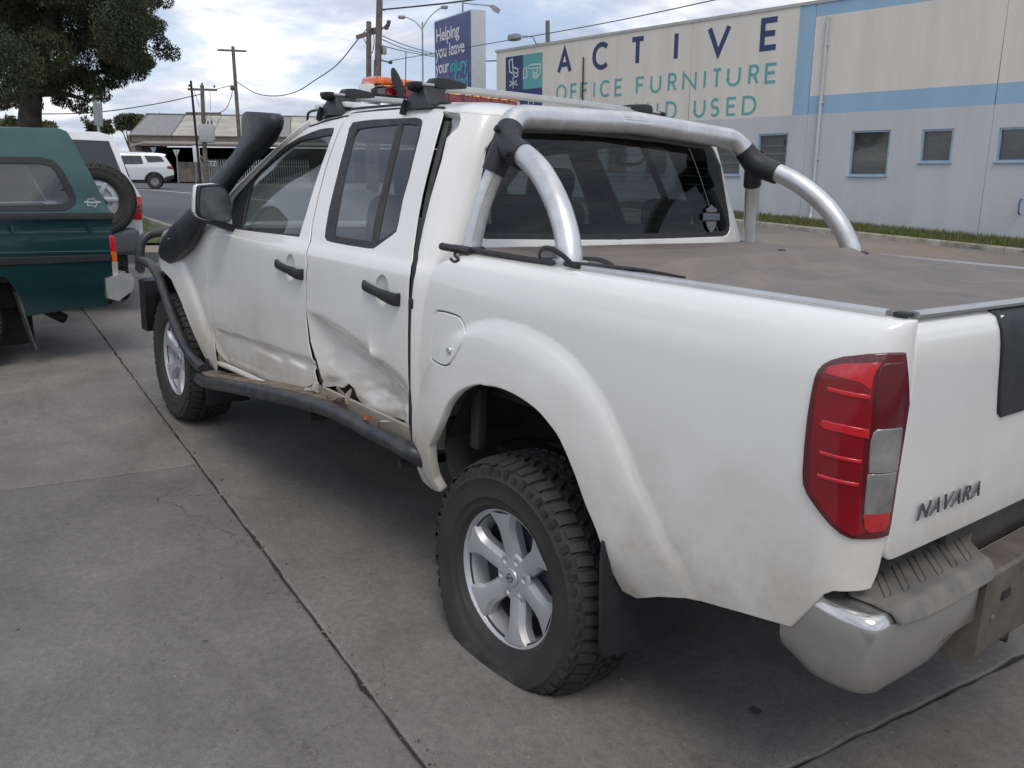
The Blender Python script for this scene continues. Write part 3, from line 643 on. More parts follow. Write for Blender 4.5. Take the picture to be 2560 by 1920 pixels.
def corner(u, y, xe, r):
    s = u-(xe+r); th = np.clip(-s/r, 0, pi/2); w = np.maximum(0, -s-r*pi/2)
    return np.where(s >= 0, u, xe+r-r*np.sin(th)), y-r*(1-np.cos(th))-w
def cab(u, v):
    u = np.asarray(u, float); v = np.asarray(v, float)
    y = BZ(v)+np.where(v < 1.15, flare(u, v, FA, FLF), 0)
    y = y-.16*np.clip((u-3.15)/.6, 0, 2)**2-.006*np.clip((u-2.6)/.5, 0, 1)
    x, y = corner(u, y, XB(v), RC(v))
    return np.stack([x, y, v], -1)
ZCR = pchip([.5, .585, .75, .95, 1.15, 1.39, 1.5], [.765, .775, .815, .862, .90, .932, .94])
FOLDS = []
def dent(u, v):
    t = ZCR(u)-v; tp = .008*np.log1p(np.exp(np.clip(t/.008, -30, 30)))
    dep = tp/.10*np.exp(1-tp/.10)*.060
    win = sstep(1.40, 1.22, u)*sstep(.565, .68, u)
    d = dep*win
    for (x1, z1, x2, z2, wd, am) in FOLDS:
        a = np.array([x1, z1]); b = np.array([x2, z2]); p = np.stack([u, v], -1); ab = b-a; s = ((p-a)@ab)/(ab@ab); sc = np.clip(s, 0, 1)
        q = p-a-sc[..., None]*ab; dd = np.hypot(q[..., 0], q[..., 1]); d = d-am*np.exp(-(np.sqrt(dd**2+.0035**2)-.0035)/wd)*(.35+.65*np.sin(pi*np.clip(s, .08, .92)))
    low = sstep(.80, .62, v)*win
    d = d+low*(.0055*np.sin(u*17+v*22)*np.sin(v*37-u*9)+.0020*np.sin(u*47+v*60)+.0012*np.sin(v*130+u*30))
    return d
FOLDS += [(1.36, .93, 1.0, .845, .022, .008), (.84, .865, .80, .78, .028, .020), (.80, .79, .62, .70, .022, .018), (1.2, .80, .82, .74, .03, -.008), (.95, .70, .66, .66, .03, -.010), (1.25, .70, .9, .62, .03, .006), (.70, .68, .64, .57, .02, .012), (.60, .72, .60, .60, .02, -.012)]
def cabd(u, v):
    X = cab(u, v); X[..., 1] -= dent(np.asarray(u, float), np.asarray(v, float)); return X
def inset(poly, d):
    P = np.array(poly if area(poly) > 0 else poly[::-1], float); out = []
    for i in range(len(P)):
        a, b, c = P[i-1], P[i], P[(i+1) % len(P)]; t1 = b-a; t2 = c-b; t1 /= np.hypot(*t1)+1e-9; t2 /= np.hypot(*t2)+1e-9; n = np.array([-t1[1]-t2[1], t1[0]+t2[0]]); L = np.hypot(*n)
        if L < .4: n = np.array([-t1[1], t1[0]]); L = 1
        out.append(tuple(b+n/L*d))
    return out

# ---- doors
HND = ((1.662, 1.402, 1.092, 1.070), (.886, .636, 1.089, 1.065))
def ellipse(c, a, b, n=24, rot=0): return [(c[0]+a*cos(t)*cos(rot)-b*sin(t)*sin(rot), c[1]+a*cos(t)*sin(rot)+b*sin(t)*cos(rot)) for t in [2*pi*i/n for i in range(n)]]
CUPS = [ellipse(((a+b)/2+.004, (c+d)/2+.004), .050, .058, 28) for a, b, c, d in HND]
seam = trace(cab, [(866, 290), (845, 330), (820, 397), (806, 446), (791, 507), (788, 521), (779, 562), (774, 605), (767, 663), (763, 707), (764, 741), (765, 792), (771, 856), (783, 910), (788, 935), (793, 957)], (1.48, 1.72))
fd_top = trace(cab, [(866, 290), (816, 301), (767, 318), (709, 356), (672, 391), (640, 425), (607, 462)], (1.48, 1.72))
fd_out = seam[::-1]+fd_top[1:]+[(2.40, 1.24), (2.455, 1.16), (2.50, 1.08), (2.55, .95), (2.565, .8), (2.557, .7), (2.53, .61), (2.48, .545), (2.38, .498), (2.1, .496), (1.75, .52), (1.45, .565)]
fw_out = trace(cab, [(835, 319), (820, 319), (800, 322), (780, 329), (748, 343), (716, 362), (684, 388), (652, 417), (621, 446), (598, 475), (583, 500), (577, 530), (579, 560), (590, 573), (640, 580), (700, 587), (748, 593), (764, 540), (785, 470), (812, 390), (834, 330)], (1.55, 1.67))
fw_in = trace(cab, ZB([(945, 462), (900, 470), (800, 487), (650, 520), (560, 575), (420, 692), (300, 802), (243, 870), (205, 990), (163, 1180), (150, 1286), (300, 1304), (500, 1326), (655, 1336), (730, 1110), (800, 890), (880, 660)]), (1.55, 1.65))
gt = trace(cab, ZC([(485, 540), (800, 640), (1060, 725), (1175, 768)]), (2.5, .7)); gb = trace(cab, ZC([(490, 580), (800, 715), (1080, 805), (1190, 840)]), (2.5, .65))
GT = pchip([a for a, b in gt[::-1]], [b for a, b in gt[::-1]]); GB = pchip([a for a, b in gb[::-1]], [b for a, b in gb[::-1]])
def cabf(u, v):     # scalloped swage along the foot of the front door
    X = cab(u, v); u = np.asarray(u, float); v = np.asarray(v, float); zt, zb = GT(u), GB(u); t = (v-zb)/np.maximum(zt-zb, .02)
    X[..., 1] -= .013*sstep(1.12, .55, t)*sstep(-.12, .18, t)*sstep(2.50, 2.40, u); return X
panel('front_door', cabf, inset(fd_out, .0065), WHITE, ute, [fw_out]+CUPS[:1], res=.016, depth=.004, rnd=.0013, mir=ute)
rd_rear = trace(cab, [(1111, 280), (1104, 307), (1081, 391), (1058, 484), (1046, 547), (1034, 634), (1027, 680), (1022, 754), (1020, 870), (1021, 963), (1019, 990), (1019, 1055), (1027, 1108)], (.74, 1.71))
rd_top = trace(cab, ZB([(1090, 290), (1300, 262), (1450, 250), (1600, 241), (1780, 236), (1860, 238), (1895, 250)]), (1.45, 1.715))
rd_bot = trace(cab, ZC([(1220, 945), (1235, 985), (1262, 992), (1310, 985), (1365, 1000), (1400, 968), (1440, 1012), (1478, 1078), (1505, 1135), (1570, 1172), (1660, 1205), (1795, 1242), (1800, 1275), (1850, 1330), (1910, 1385)]), (1.3, .62))
rd_out = seam[::-1]+rd_top+rd_rear+rd_bot[::-1]
rw_out = trace(cab, [(881, 305), (905, 301), (933, 298), (994, 295), (1040, 293), (1052, 296), (1057, 304), (1049, 342), (1023, 446), (1008, 498), (996, 560), (991, 579), (978, 590), (945, 614), (933, 622), (920, 622), (870, 614), (828, 606), (815, 602), (810, 592), (812, 573), (820, 527), (838, 452), (861, 362), (871, 321)], (1.4, 1.69))
rw_1 = trace(cab, ZB([(1150, 418), (1230, 402), (1360, 388), (1495, 376), (1440, 600), (1360, 950), (1300, 1200), (1270, 1396), (1100, 1372), (960, 1350), (935, 1335), (945, 1260), (1000, 950), (1060, 680), (1110, 480)]), (1.35, 1.67))
rw_2 = trace(cab, ZB([(1535, 372), (1600, 372), (1680, 383), (1686, 410), (1640, 600), (1570, 900), (1520, 1130), (1488, 1290), (1400, 1350), (1320, 1400), (1310, 1385), (1345, 1200), (1400, 930), (1480, 600)]), (1.1, 1.67))
panel('rear_door', cabd, inset(rd_out, .0095), damaged(WHITE, 'scraped_white_paint'), ute, [rw_out]+CUPS[1:], res=.011, depth=.004, rnd=.0013, label='crumpled rear door with creases and a torn lower edge')
rd_plain = inset(seam[::-1]+rd_top+rd_rear+[(.6, .545), (.9, .56), (1.25, .575)], .0035)
vv, ff, nn = panel('rear_door', cab, rd_plain, WHITE, ute, [rw_out], make=False)
mv, mf = mirror((vv, ff)); obj('rear_door', (mv, mf), WHITE, ute, normals=[(q[0], -q[1], q[2]) for q in nn])
panel('window_trim', cab, inset(fw_out, -.002), RUB, ute, [fw_in], res=.03, depth=.012, off=-.002, mir=ute)
panel('window_trim', cab, inset(rw_out, -.002), RUB, ute, [rw_1, rw_2], res=.03, depth=.012, off=-.002, mir=ute)
panel('window_glass', cab, inset(fw_in, -.004), GL_S, ute, res=.05, depth=0, off=-.008, mir=ute)
panel('window_glass', cab, inset(rw_1, -.004), GL_P, ute, res=.05, depth=0, off=-.008, mir=ute)
panel('window_glass', cab, inset(rw_2, -.004), GL_P, ute, res=.05, depth=0, off=-.008, mir=ute)
# handles with their finger cups
for (x0, x1, z0, z1), cp in zip(HND, CUPS):
    xc = (x0+x1)/2; zc = (z0+z1)/2; yb = float(BZ(zc))
    def dish(u, v, xc=xc, zc=zc):
        X = cab(u, v); r2 = ((u-xc-.004)/.054)**2+((v-zc-.004)/.062)**2; X[..., 1] -= .024*np.clip(1-r2, 0, 1)**.7; return X
    for s in (1, -1):
        hd = empty('door_handle', ute)
        pth = [(x0, yb-.004, z0), (x0-.010, yb+.010, z0-.001), (x0-.05, yb+.018, z0-.004), (xc, yb+.021, zc), (x1+.07, yb+.022, z1+.006), (x1+.012, yb+.020, z1+.001), (x1, yb-.004, z1)]
        ring = []
        for q, a in zip(spath(pth, 4), np.interp(np.linspace(0, 1, 25), [0, .12, .5, .7, 1], [.015, .019, .017, .022, .0235])):
            ring.append([(q[0], q[1]+.011*sin(t)*(.9), q[2]+a*np.sign(cos(t))*abs(cos(t))**.6) for t in [2*pi*k/14 for k in range(14)]])
        hv = loft(ring)
        if s < 0: hv = mirror(hv)
        obj('grip', hv, BLK, hd)
        if s > 0: panel('finger_cup', dish, inset(cp, -.004), WHITE, hd, res=.012, depth=0, off=-.001)

def backing(name, line, off=-.02, r=.016):  # black strips behind the panel gaps, colouring in the shade inside the seams
    obj(name, tube([tuple(cab(np.array([a]), np.array([b]))[0]+np.array([0, off, 0])) for a, b in line], r, 6, flat=(.5, 1)), RUB, ute)
backing('seam_shade', spath(seam, 2)); backing('seam_shade', fd_out[22:29]); backing('seam_shade', fd_top, -.012, .012); backing('seam_shade', rd_top, -.014, .012); backing('seam_shade', rd_rear[4:], -.022, .018)
# ---- front fender, bonnet, windscreen, pillars
fend = [(2.435, 1.215), (2.455, 1.16), (2.50, 1.08), (2.55, .95), (2.565, .8), (2.557, .7), (2.53, .61), (2.50, .56), (2.49, .48), (2.52, .43)]+FAL+[(3.74, .62), (3.76, .80), (3.73, .93), (3.62, 1.02), (3.45, 1.085), (3.3, 1.125), (3.0, 1.168), (2.7, 1.20)]
panel('front_fender', cab, inset(fend, .006), WHITE, ute, res=.018, depth=.004, mir=ute)
BON = pchip([2.3, 2.6, 3.0, 3.4, 3.65, 3.78, 3.85], [1.235, 1.225, 1.195, 1.135, 1.06, .985, .90])
def bonnet(u, v): return np.stack([u, v, BON(u)-.02*np.abs(v/.8)**3*1.0-.012*np.abs(v/.8)**8], -1)
panel('bonnet', bonnet, [(2.42, -.80), (3.45, -.765), (3.7, -.70), (3.82, -.5), (3.84, 0), (3.82, .5), (3.7, .70), (3.45, .765), (2.42, .80)], WHITE, ute, res=.06, depth=.03, out=(0, 0, 1))
ZE = pchip([.3, .55, .75, 1.1, 1.48, 1.65, 1.80, 1.9], [1.690, 1.697, 1.712, 1.724, 1.723, 1.708, 1.680, 1.655])
plan = [(float(x), float(BZ(ZE(x)))-.002) for x in np.linspace(1.84, .71, 24)]
xc_, r_ = float(XB(1.70)), .138
for t in np.linspace(.08, pi/2, 10): plan.append((xc_+r_-r_*sin(t), float(BZ(1.695))-r_*(1-cos(t))-.002))
full = plan+[(x, -y) for x, y in plan[::-1]]
fullr = full+[(1.90, -.45), (1.925, 0), (1.90, .45)]
HD = pchip([0, .02, .05, .10, .2, .4, .7], [0, .016, .029, .038, .046, .054, .058])
EDG = fullr
def roofs(u, v):
    d = dpoly(np.stack([u, v], 1), EDG); ins = inside(np.stack([u, v], 1), EDG)
    return np.stack([u, v, ZE(np.clip(u, .45, 1.9))+.003+np.where(ins, HD(d), -d*.9)], -1)
panel('roof', roofs, inset(fullr, .004), WHITE, ute, res=.035, depth=.03, out=(0, 0, 1))
panel('roof_lining', roofs, inset(fullr, .03), HEADL, ute, res=.12, depth=0, off=.035, out=(0, 0, -1))
for s in (1, -1):   # black roof-ditch strip
    st = [(float(x), s*(float(BZ(ZE(x)))-.052), float(ZE(x))+.0335) for x in np.linspace(.60, 1.80, 26)]
    e0 = np.array(st[0]); st = [q for q in st if q[0] > .76]
    obj('roof_strip', tube(st, .011, 6, flat=(.5, 1)), RUB, ute)
    ap = [(1.80, .652, 1.703), (1.95, .685, 1.63), (2.15, .74, 1.51), (2.35, .80, 1.375), (2.50, .838, 1.255), (2.56, .85, 1.20)]
    obj('front_pillar', tube([(x, s*(y-.004), z) for x, y, z in spath(ap, 5)], .034, 10, flat=(.75, 1)), WHITE, ute)
def wscreen(u, v):   # u: across -1..1, v: 0 base .. 1 top
    yb = .80*u; yt = .625*u; xb_ = 2.66-.16*u**2; xt = 1.925-.09*u**2
    return np.stack([xb_+(xt-xb_)*v+.05*np.sin(pi*v)*.6, yb+(yt-yb)*v, 1.205+(1.70-1.205)*v+.03*np.sin(pi*v)], -1)
panel('windscreen', wscreen, [(-1, 0), (1, 0), (1, 1), (-1, 1)], GL_S, ute, res=.1, depth=0, out=(1, 0, 1))
obj('cowl', rbox((2.62, 0, 1.19), (.22, 1.60, .03), .01), BLK, ute)

# ---- rear of the cab
ap_edge = trace(cab, ZB([(1912, 268), (1960, 268), (2010, 275), (2040, 290), (2046, 330), (2030, 400), (2000, 430), (1965, 460), (1935, 490)])+[(1117, 345), (1104, 402), (1078, 489), (1057, 576), (1046, 634), (1040, 680)]+ZA([(128, 400), (121, 700), (121, 950), (131, 1100), (135, 1330)]), (.74, 1.71))
u_of_y = lambda y, z: float(XB(z))+RC(z)-RC(z)*pi/2-(float(BZ(z))-RC(z)-y)
def back(u, v): return np.stack([XB(v)+.004, u, v], -1)
win_half = [(abs(a), b) for a, b in trace(back, Z5([(1700, 318), (1780, 325), (1815, 335), (1850, 380), (1890, 480), (1920, 650), (1945, 800), (1955, 890), (1950, 930), (1935, 960), (1905, 974)]), (-.55, 1.67))]
zt_, zb_ = win_half[0][1], win_half[-1][1]
win_half = [(0, zt_+.012), (.25, zt_+.010)]+win_half+[(.3, zb_-.006), (0, zb_-.008)]
topu = [(float(x), float(ZE(x))) for x in np.linspace(.74, .56, 5)]
skin = ap_edge[::-1]
tops = [(u_of_y(y, 1.697), 1.697) for y in (.50, .40, .30, .15, 0)]
arcs = [(x, float(ZE(max(x, .5)))) for x in np.linspace(.60, .46, 6)]
o1 = ap_edge[::-1]+[(.70, float(ZE(.70))), (.66, float(ZE(.66)))]+arcs+tops+[(u_of_y(y, z), z) for y, z in win_half]+[(u_of_y(0, .9), .9), (u_of_y(.55, .55), .55), (.46, .55)]
panel('cab_shell', cab, o1, WHITE, ute, res=.03, depth=.02, out=(-.5, .8, 0), mir=ute, skipy0=True)
# door jamb behind the sprung rear door
jamb = [(x-.012, z) for x, z in rd_rear[:10]]+[(.50, .8), (.50, 1.2), (.54, 1.6), (.58, 1.69)]
panel('door_jamb', cab, jamb, pm('jamb_paint', (.52, .53, .53), .4, var=.06, back=(.06, .06, .06)), ute, res=.04, depth=0, off=-.032, mir=ute)
seal = [cab(np.array([x-.016]), np.array([z]))[0]+np.array([0, -.018, 0]) for x, z in rd_rear[1:]]
obj('door_seal', tube(spath([tuple(p) for p in seal], 4), .014, 8), RUB, ute)
pc = cab(np.array([rd_rear[7][0]-.01]), np.array([rd_rear[7][1]]))[0]
obj('door_striker', rbox((pc[0]-.004, pc[1]-.004, pc[2]-.005), (.02, .022, .035), .005), BLK, ute)
wf = win_half+[(-y, z) for y, z in win_half[::-1][1:-1]]
panel('rear_window', back, inset(wf, -.004), GL_R, ute, res=.1, depth=0, off=-.006, out=(-1, 0, 0))
panel('rear_window_border', back, inset(wf, .001), RUB, ute, [inset(wf, .022)], res=.05, depth=.004, off=-.004, out=(-1, 0, 0))
for k in range(9):
    z = 1.33+.034*k; obj('heater_line', tube([(float(XB(z))+.0085, y, z) for y in np.linspace(-.58, .58, 5)], .0005, 4), BLK, ute)
# shield emblem sticker
sh = empty('window_sticker', ute)
gs = pm('sticker_grey', (.16, .165, .17), .5); bs = pm('sticker_blue', (.10, .15, .22), .5)
def st(poly, m, name, d=.0):
    obj(name, prism(poly, lambda y, z: (float(XB(1.37))-.0008-d+.1*(z-1.37), y, z), lambda y, z: (float(XB(1.37))+.0006-d+.1*(z-1.37), y, z)), m, sh, smooth=False)
y0, z0 = -.567, 1.367
st([(y0-.056, z0-.014), (y0+.056, z0-.014), (y0+.056, z0+.014), (y0-.056, z0+.014)], gs, 'banner')
st([(y0-.052, z0-.010), (y0+.052, z0-.010), (y0+.052, z0+.010), (y0-.052, z0+.010)], bs, 'banner_field', .0012)
st([(y0-.034, z0+.020), (y0+.034, z0+.020), (y0+.036, z0+.034), (y0+.016, z0+.040), (y0, z0+.052), (y0-.016, z0+.040), (y0-.036, z0+.034)], gs, 'shield_top')
st([(y0-.034, z0-.020), (y0-.034, z0-.030), (y0-.024, z0-.048), (y0, z0-.068), (y0+.024, z0-.048), (y0+.034, z0-.030), (y0+.034, z0-.020)], gs, 'shield_point')
fm = fontmesh('HARLEY-DAVIDSON', .0125, .0003, align='CENTER')
obj('lettering', ([(float(XB(1.37))-.0030, y0-x, z0-.0045+y) for x, y, z in fm[0]], fm[1]), pm('sticker_text', (.32, .34, .36), .5), sh, smooth=False)

# ---- cabin
obj('cabin_floor', rbox((1.6, 0, .62), (2.3, 1.62, .10), .02), TRIMIN, ute)
obj('dashboard', loft([[(2.62, y, 1.17), (2.30, y, 1.20), (2.20, y, 1.14), (2.24, y, .95), (2.30, y, .7), (2.62, y, .7)] for y in (-.78, -.3, .3, .78)]), TRIMIN, ute)
for s in (1, -1):
    sx = 1.52; y = .37*s; stt = empty('front_seat', ute)
    obj('cushion', rbox((sx+.22, y, .80), (.52, .50, .18), .06, 3), SEAT, stt)
    obj('backrest', rbox((sx-.10, y, 1.10), (.16, .48, .62), .07, 3, Matrix.Rotation(radians(-14), 3, 'Y')), SEAT, stt)
    obj('head_restraint', rbox((sx-.19, y, 1.47), (.10, .27, .17), .045, 3, Matrix.Rotation(radians(-10), 3, 'Y')), SEAT, stt)
bs_ = empty('rear_seat', ute)
obj('cushion', rbox((.92, 0, .82), (.45, 1.30, .18), .06, 3), SEAT, bs_)
obj('backrest', rbox((.63, 0, 1.08), (.14, 1.30, .50), .05, 3, Matrix.Rotation(radians(-12), 3, 'Y')), SEAT, bs_)
for y in (.40, -.40): obj('head_restraint', rbox((.60, y, 1.37), (.10, .27, .13), .045, 3), SEAT, bs_)
sw = empty('steering_wheel', ute)
Rm = Matrix.Translation((2.02, -.37, 1.10)) @ Matrix.Rotation(radians(-62), 4, 'Y')
g = G().add(tube([(.185*cos(t), .185*sin(t), 0) for t in [2*pi*i/32 for i in range(32)]], .016, 8, closed=True), Rm).add(rbox((0, 0, -.02), (.12, .15, .05), .02), Rm).add(rbox((0, 0, 0), (.03, .36, .02), .008), Rm)
obj('rim', g.vf, BLK, sw)
for s in (1, -1):   # inner pillar trims so the cabin reads as a room
    for xx, w_ in ((1.44, .07), ):
        ln = trace(cab, [(815, 420)], (1.45, 1.45))
        obj('centre_pillar_trim', tube([(1.50, s*.62, 1.70), (1.46, s*.75, 1.45), (1.42, s*.82, 1.2), (1.40, s*.84, .7)], .045, 8, flat=(.5, 1)), TRIMIN, ute)
obj('grab_handle', tube(spath([(1.1, -.60, 1.62), (1.08, -.57, 1.585), (.95, -.57, 1.585), (.93, -.60, 1.62)], 4), .009, 6), HEADL, ute)
# ---- tub side
prof = spath([(.80, .33), (.838, .40), (.862, .46), (.884, .54), (.896, .64), (.903, .76), (.906, .90), (.905, 1.02), (.901, 1.11), (.894, 1.165), (.882, 1.205), (.866, 1.228), (.845, 1.242), (.82, 1.248), (.79, 1.249)], 12)
pl = np.array(prof); sl_ = np.concatenate([[0], np.cumsum(np.hypot(*np.diff(pl, axis=0).T))])+.33
PY = lambda v: np.interp(v, sl_, pl[:, 0]); PZ = lambda v: np.interp(v, sl_, pl[:, 1])
VTOP = float(sl_[-1])
# smooth versions
_vs = np.linspace(sl_[0], sl_[-1], 60); PY = pchip(_vs, np.interp(_vs, sl_, pl[:, 0])); PZ = pchip(_vs, np.interp(_vs, sl_, pl[:, 1]))
XR, RR = -1.105, .105
rt = lambda v: np.clip(PY(v)-.800, .014, .105)
uend = lambda v: float(XR+rt(v)*(1-pi/2))
def tub(u, v):
    u = np.asarray(u, float); v = np.asarray(v, float); z = PZ(v)
    y = PY(v)+flare(u, z, RA, FLP)*np.clip((1.2-z)/.05, 0, 1)*(1-.55*sstep(-.36, -.56, u)*sstep(.80, .50, z))
    x, y = corner(u, y, XR, rt(v))
    return np.stack([x, y, z], -1)
front = trace(tub, ZA([(310, 1632), (260, 1615), (200, 1565), (165, 1480), (150, 1350), (165, 1100), (185, 800), (205, 460), (225, 340), (255, 230), (280, 180), (330, 142), (410, 117)]), (.5, .45))
lipA = trace(tub, ZA([(310, 1632), (265, 1550), (240, 1450), (232, 1335), (247, 1305), (300, 1180), (350, 1060), (420, 980), (500, 940), (580, 928)])+ZD([(1040, 830), (1070, 834), (1100, 845), (1130, 862), (1160, 885), (1187, 916), (1210, 950), (1240, 1020), (1265, 1090), (1290, 1150), (1320, 1230), (1345, 1277), (1375, 1292)]), (.45, .45))
lipA = lipA[:5]+[tuple(p) for p in spath(lipA[5:-1], 3)]+lipA[-1:]
bot = trace(tub, ZD([(1420, 1288), (1480, 1291), (1600, 1322), (1705, 1352)]), (-.6, .46))
rear = trace(tub, Z4([(560, 845), (700, 850), (850, 830), (900, 720), (925, 630)]), (-1.0, .62))+[(uend(v)+.003, v) for v in np.concatenate([np.linspace(.80, 1.12, 6), np.linspace(1.14, VTOP-.035, 14)])]
rear_side = trace(tub, Z4([(300, 1050), (480, 870)]), (-.98, .60))
tub_out = front[::-1][:0]+lipA+bot+rear_side+rear+[(-1.09, VTOP-.004), (.30, VTOP-.004)]+front[::-1][:-1]
FUEL = trace(tub, ZA([(285, 447), (330, 450), (400, 470), (440, 490), (460, 520), (480, 575), (480, 605), (455, 680), (410, 760), (370, 815), (340, 828), (310, 820), (262, 792), (246, 775), (245, 740), (258, 580), (270, 470)]), (.41, 1.06))
panel('tub_side', tub, tub_out, WHITE, ute, [FUEL], res=.0095, depth=.028, rnd=.004, out=(-.1, 1, .1))
tp = [(u, v) for u, v in tub_out]
vv, ff, nn = panel('tub_side', tub, tub_out, WHITE, ute, res=.05, depth=.028, rnd=.004, out=(-.1, 1, .1), make=False)
mv, mf = mirror((vv, ff)); obj('tub_side', (mv, mf), WHITE, ute, normals=[(q[0], -q[1], q[2]) for q in nn])
fdoor = panel('fuel_door', tub, inset(FUEL, .0115), WHITE, ute, res=.016, depth=.012, rnd=.002, off=.0005)
panel('fuel_recess', tub, inset(FUEL, -.01), RUB, ute, res=.05, depth=0, off=-.009)
lk = trace(tub, ZA([(375, 715)]), (.33, .94))[0]; lc = tub(np.array([lk[0]]), np.array([lk[1]]))[0]
obj('lock', ([(lc[0]+p[0], lc[1]+p[1], lc[2]+p[2]) for p in revolve([(0, .009), (.009, .009), (.012, .006), (.0135, 0)], 18)[0]], revolve([(0, .009), (.009, .009), (.012, .006), (.0135, 0)], 18)[1]), ALLOY, fdoor)

# ---- tail lights
TLO = ZT([(990, 82), (850, 88), (700, 98), (500, 122), (400, 150), (340, 182), (300, 225), (275, 285), (250, 400), (215, 600), (190, 850), (175, 1050), (178, 1160), (210, 1240), (300, 1370), (400, 1490), (480, 1560), (560, 1598), (650, 1600), (838, 1577), (870, 1470), (900, 1340), (960, 1050), (1000, 750), (1012, 500), (1008, 300), (996, 140)])
clampu = lambda L: [(max(a, uend(b)+.0015), b) for a, b in L]
TL = clampu(trace(tub, TLO, (-1.15, 1.18)))
def lens(parent, name, pts, m, off, depth=.006, g0=(-1.05, 1.0), rnd=.0015):
    vv, ff, nn = panel(name, tub, clampu(trace(tub, ZT(pts), g0)), m, None, res=.016, depth=depth, rnd=rnd, off=off, out=(-.7, .7, 0), make=False)
    if parent[1]: vv, ff = mirror((vv, ff)); nn = [(q[0], -q[1], q[2]) for q in nn]
    return obj(name, (vv, ff), m, parent[0], normals=nn)
for s in (0, 1):
    vv, ff, nn = panel('tail_light', tub, TL, REDD, None, res=.016, depth=.03, rnd=.004, off=.008, out=(-.7, .7, 0), make=False)
    if s: vv, ff = mirror((vv, ff)); nn = [(q[0], -q[1], q[2]) for q in nn]
    tl = obj('tail_light', (vv, ff), REDD, ute, normals=nn); P_ = (tl, s)
    lens(P_, 'lens', [(300, 330), (340, 240), (380, 200), (520, 165), (800, 150), (760, 200), (725, 290), (705, 690), (650, 780), (625, 1200), (625, 1450), (660, 1550), (560, 1572), (430, 1480), (240, 1210), (232, 1100), (255, 700), (285, 420)], RED, .0092)
    lens(P_, 'reflector', [(362, 240), (400, 192), (520, 170), (795, 157), (752, 215), (724, 300), (712, 370), (640, 310), (500, 275)], REDB, .0112)
    lens(P_, 'side_lens', [(800, 185), (830, 165), (960, 150), (985, 300), (985, 500), (965, 660), (735, 690), (745, 500), (765, 320)], REDD, .0105)
    for b in ([(385, 358), (708, 423), (702, 446), (382, 380)], [(345, 632), (500, 668), (690, 705), (688, 770), (500, 725), (350, 690), (325, 660)], [(320, 885), (635, 958), (630, 974), (322, 899)], [(300, 1073), (610, 1148), (604, 1164), (300, 1085)]):
        lens(P_, 'reflector_bar', b, REDB, .0125)
    lens(P_, 'clear_lens', [(760, 706), (945, 687), (925, 850), (900, 1040), (693, 1052), (712, 800), (735, 730)], CLEAR, .0115)
    lens(P_, 'clear_lens', [(687, 1074), (893, 1057), (845, 1378), (652, 1393)], CLEAR, .0115)
    lens(P_, 'fog_lens', [(652, 1400), (840, 1384), (828, 1480), (800, 1528), (690, 1545), (655, 1515)], pm('fog_red', (.52, .02, .025), .15, var=.1, scale=20, coat=1.), .0115)

# ---- tailgate
ZTP = 1.249
tgp = spath([(0, .722), (.004, .77), (.006, .90), (.004, 1.05), (.002, 1.17), (-.004, 1.215), (-.016, 1.238), (-.038, 1.249), (-.06, 1.25)], 10)
tgp = np.array(tgp); ts = np.concatenate([[0], np.cumsum(np.hypot(*np.diff(tgp, axis=0).T))])
_t = np.linspace(0, ts[-1], 50); TX = pchip(_t, np.interp(_t, ts, tgp[:, 0])); TZ = pchip(_t, np.interp(_t, ts, tgp[:, 1]))
def tgate(u, v): return np.stack([XR-.003-TX(v)-.010*(1-(u/.8)**2), u, TZ(v)], -1)
tg = panel('tailgate', tgate, fillet([(-.793, .02), (.793, .02), (.793, ts[-1]-.005), (-.793, ts[-1]-.005)], [.03, .03, .02, .02], closed=True), WHITE, ute, res=.03, depth=.03, rnd=.004, out=(-1, 0, 0))
hp = [(.455, ts[-1]-.012), (.44, ts[-1]-.05), (.415, .413), (.40, .343), (.385, .288), (.365, .276), (-.365, .276), (-.385, .288), (-.40, .343), (-.415, .413), (-.44, ts[-1]-.05), (-.455, ts[-1]-.012)]
panel('handle_panel', tgate, hp, BLK, tg, res=.04, depth=.01, rnd=.003, off=.006, out=(-1, 0, 0))
obj('latch_handle', rbox((XR-.030, 0, 1.11), (.02, .26, .075), .012), BLK, tg)
fm = fontmesh('NAVARA', 1.0, .035, offset=-.004, shear=.26, spacing=1.18)
b0, b1 = on_x((2289, 1304), XR-.018), on_x((2441, 1240), XR-.018)
wid = max(q[0] for q in fm[0]); hgt = max(q[1] for q in fm[0]); kx = (b0[1]-b1[1])/wid; ky = .037/hgt
obj('badge', ([(XR-.0135-.010*(1-((b0[1]-x*kx)/.8)**2)-.002-z*.05, b0[1]-x*kx, b0[2]+(b1[2]-b0[2])*x/wid*.2+y*ky) for x, y, z in fm[0]], fm[1]), pm('badge_silver', (.13, .135, .15), .28, .6, var=.05), tg, smooth=False)
obj('tub_floor', rbox((-.30, 0, .80), (1.55, 1.5, .04), .01), DARK, ute)
obj('tub_headboard', rbox((.455, 0, 1.0), (.03, 1.64, .44), .01), WHITE, ute)

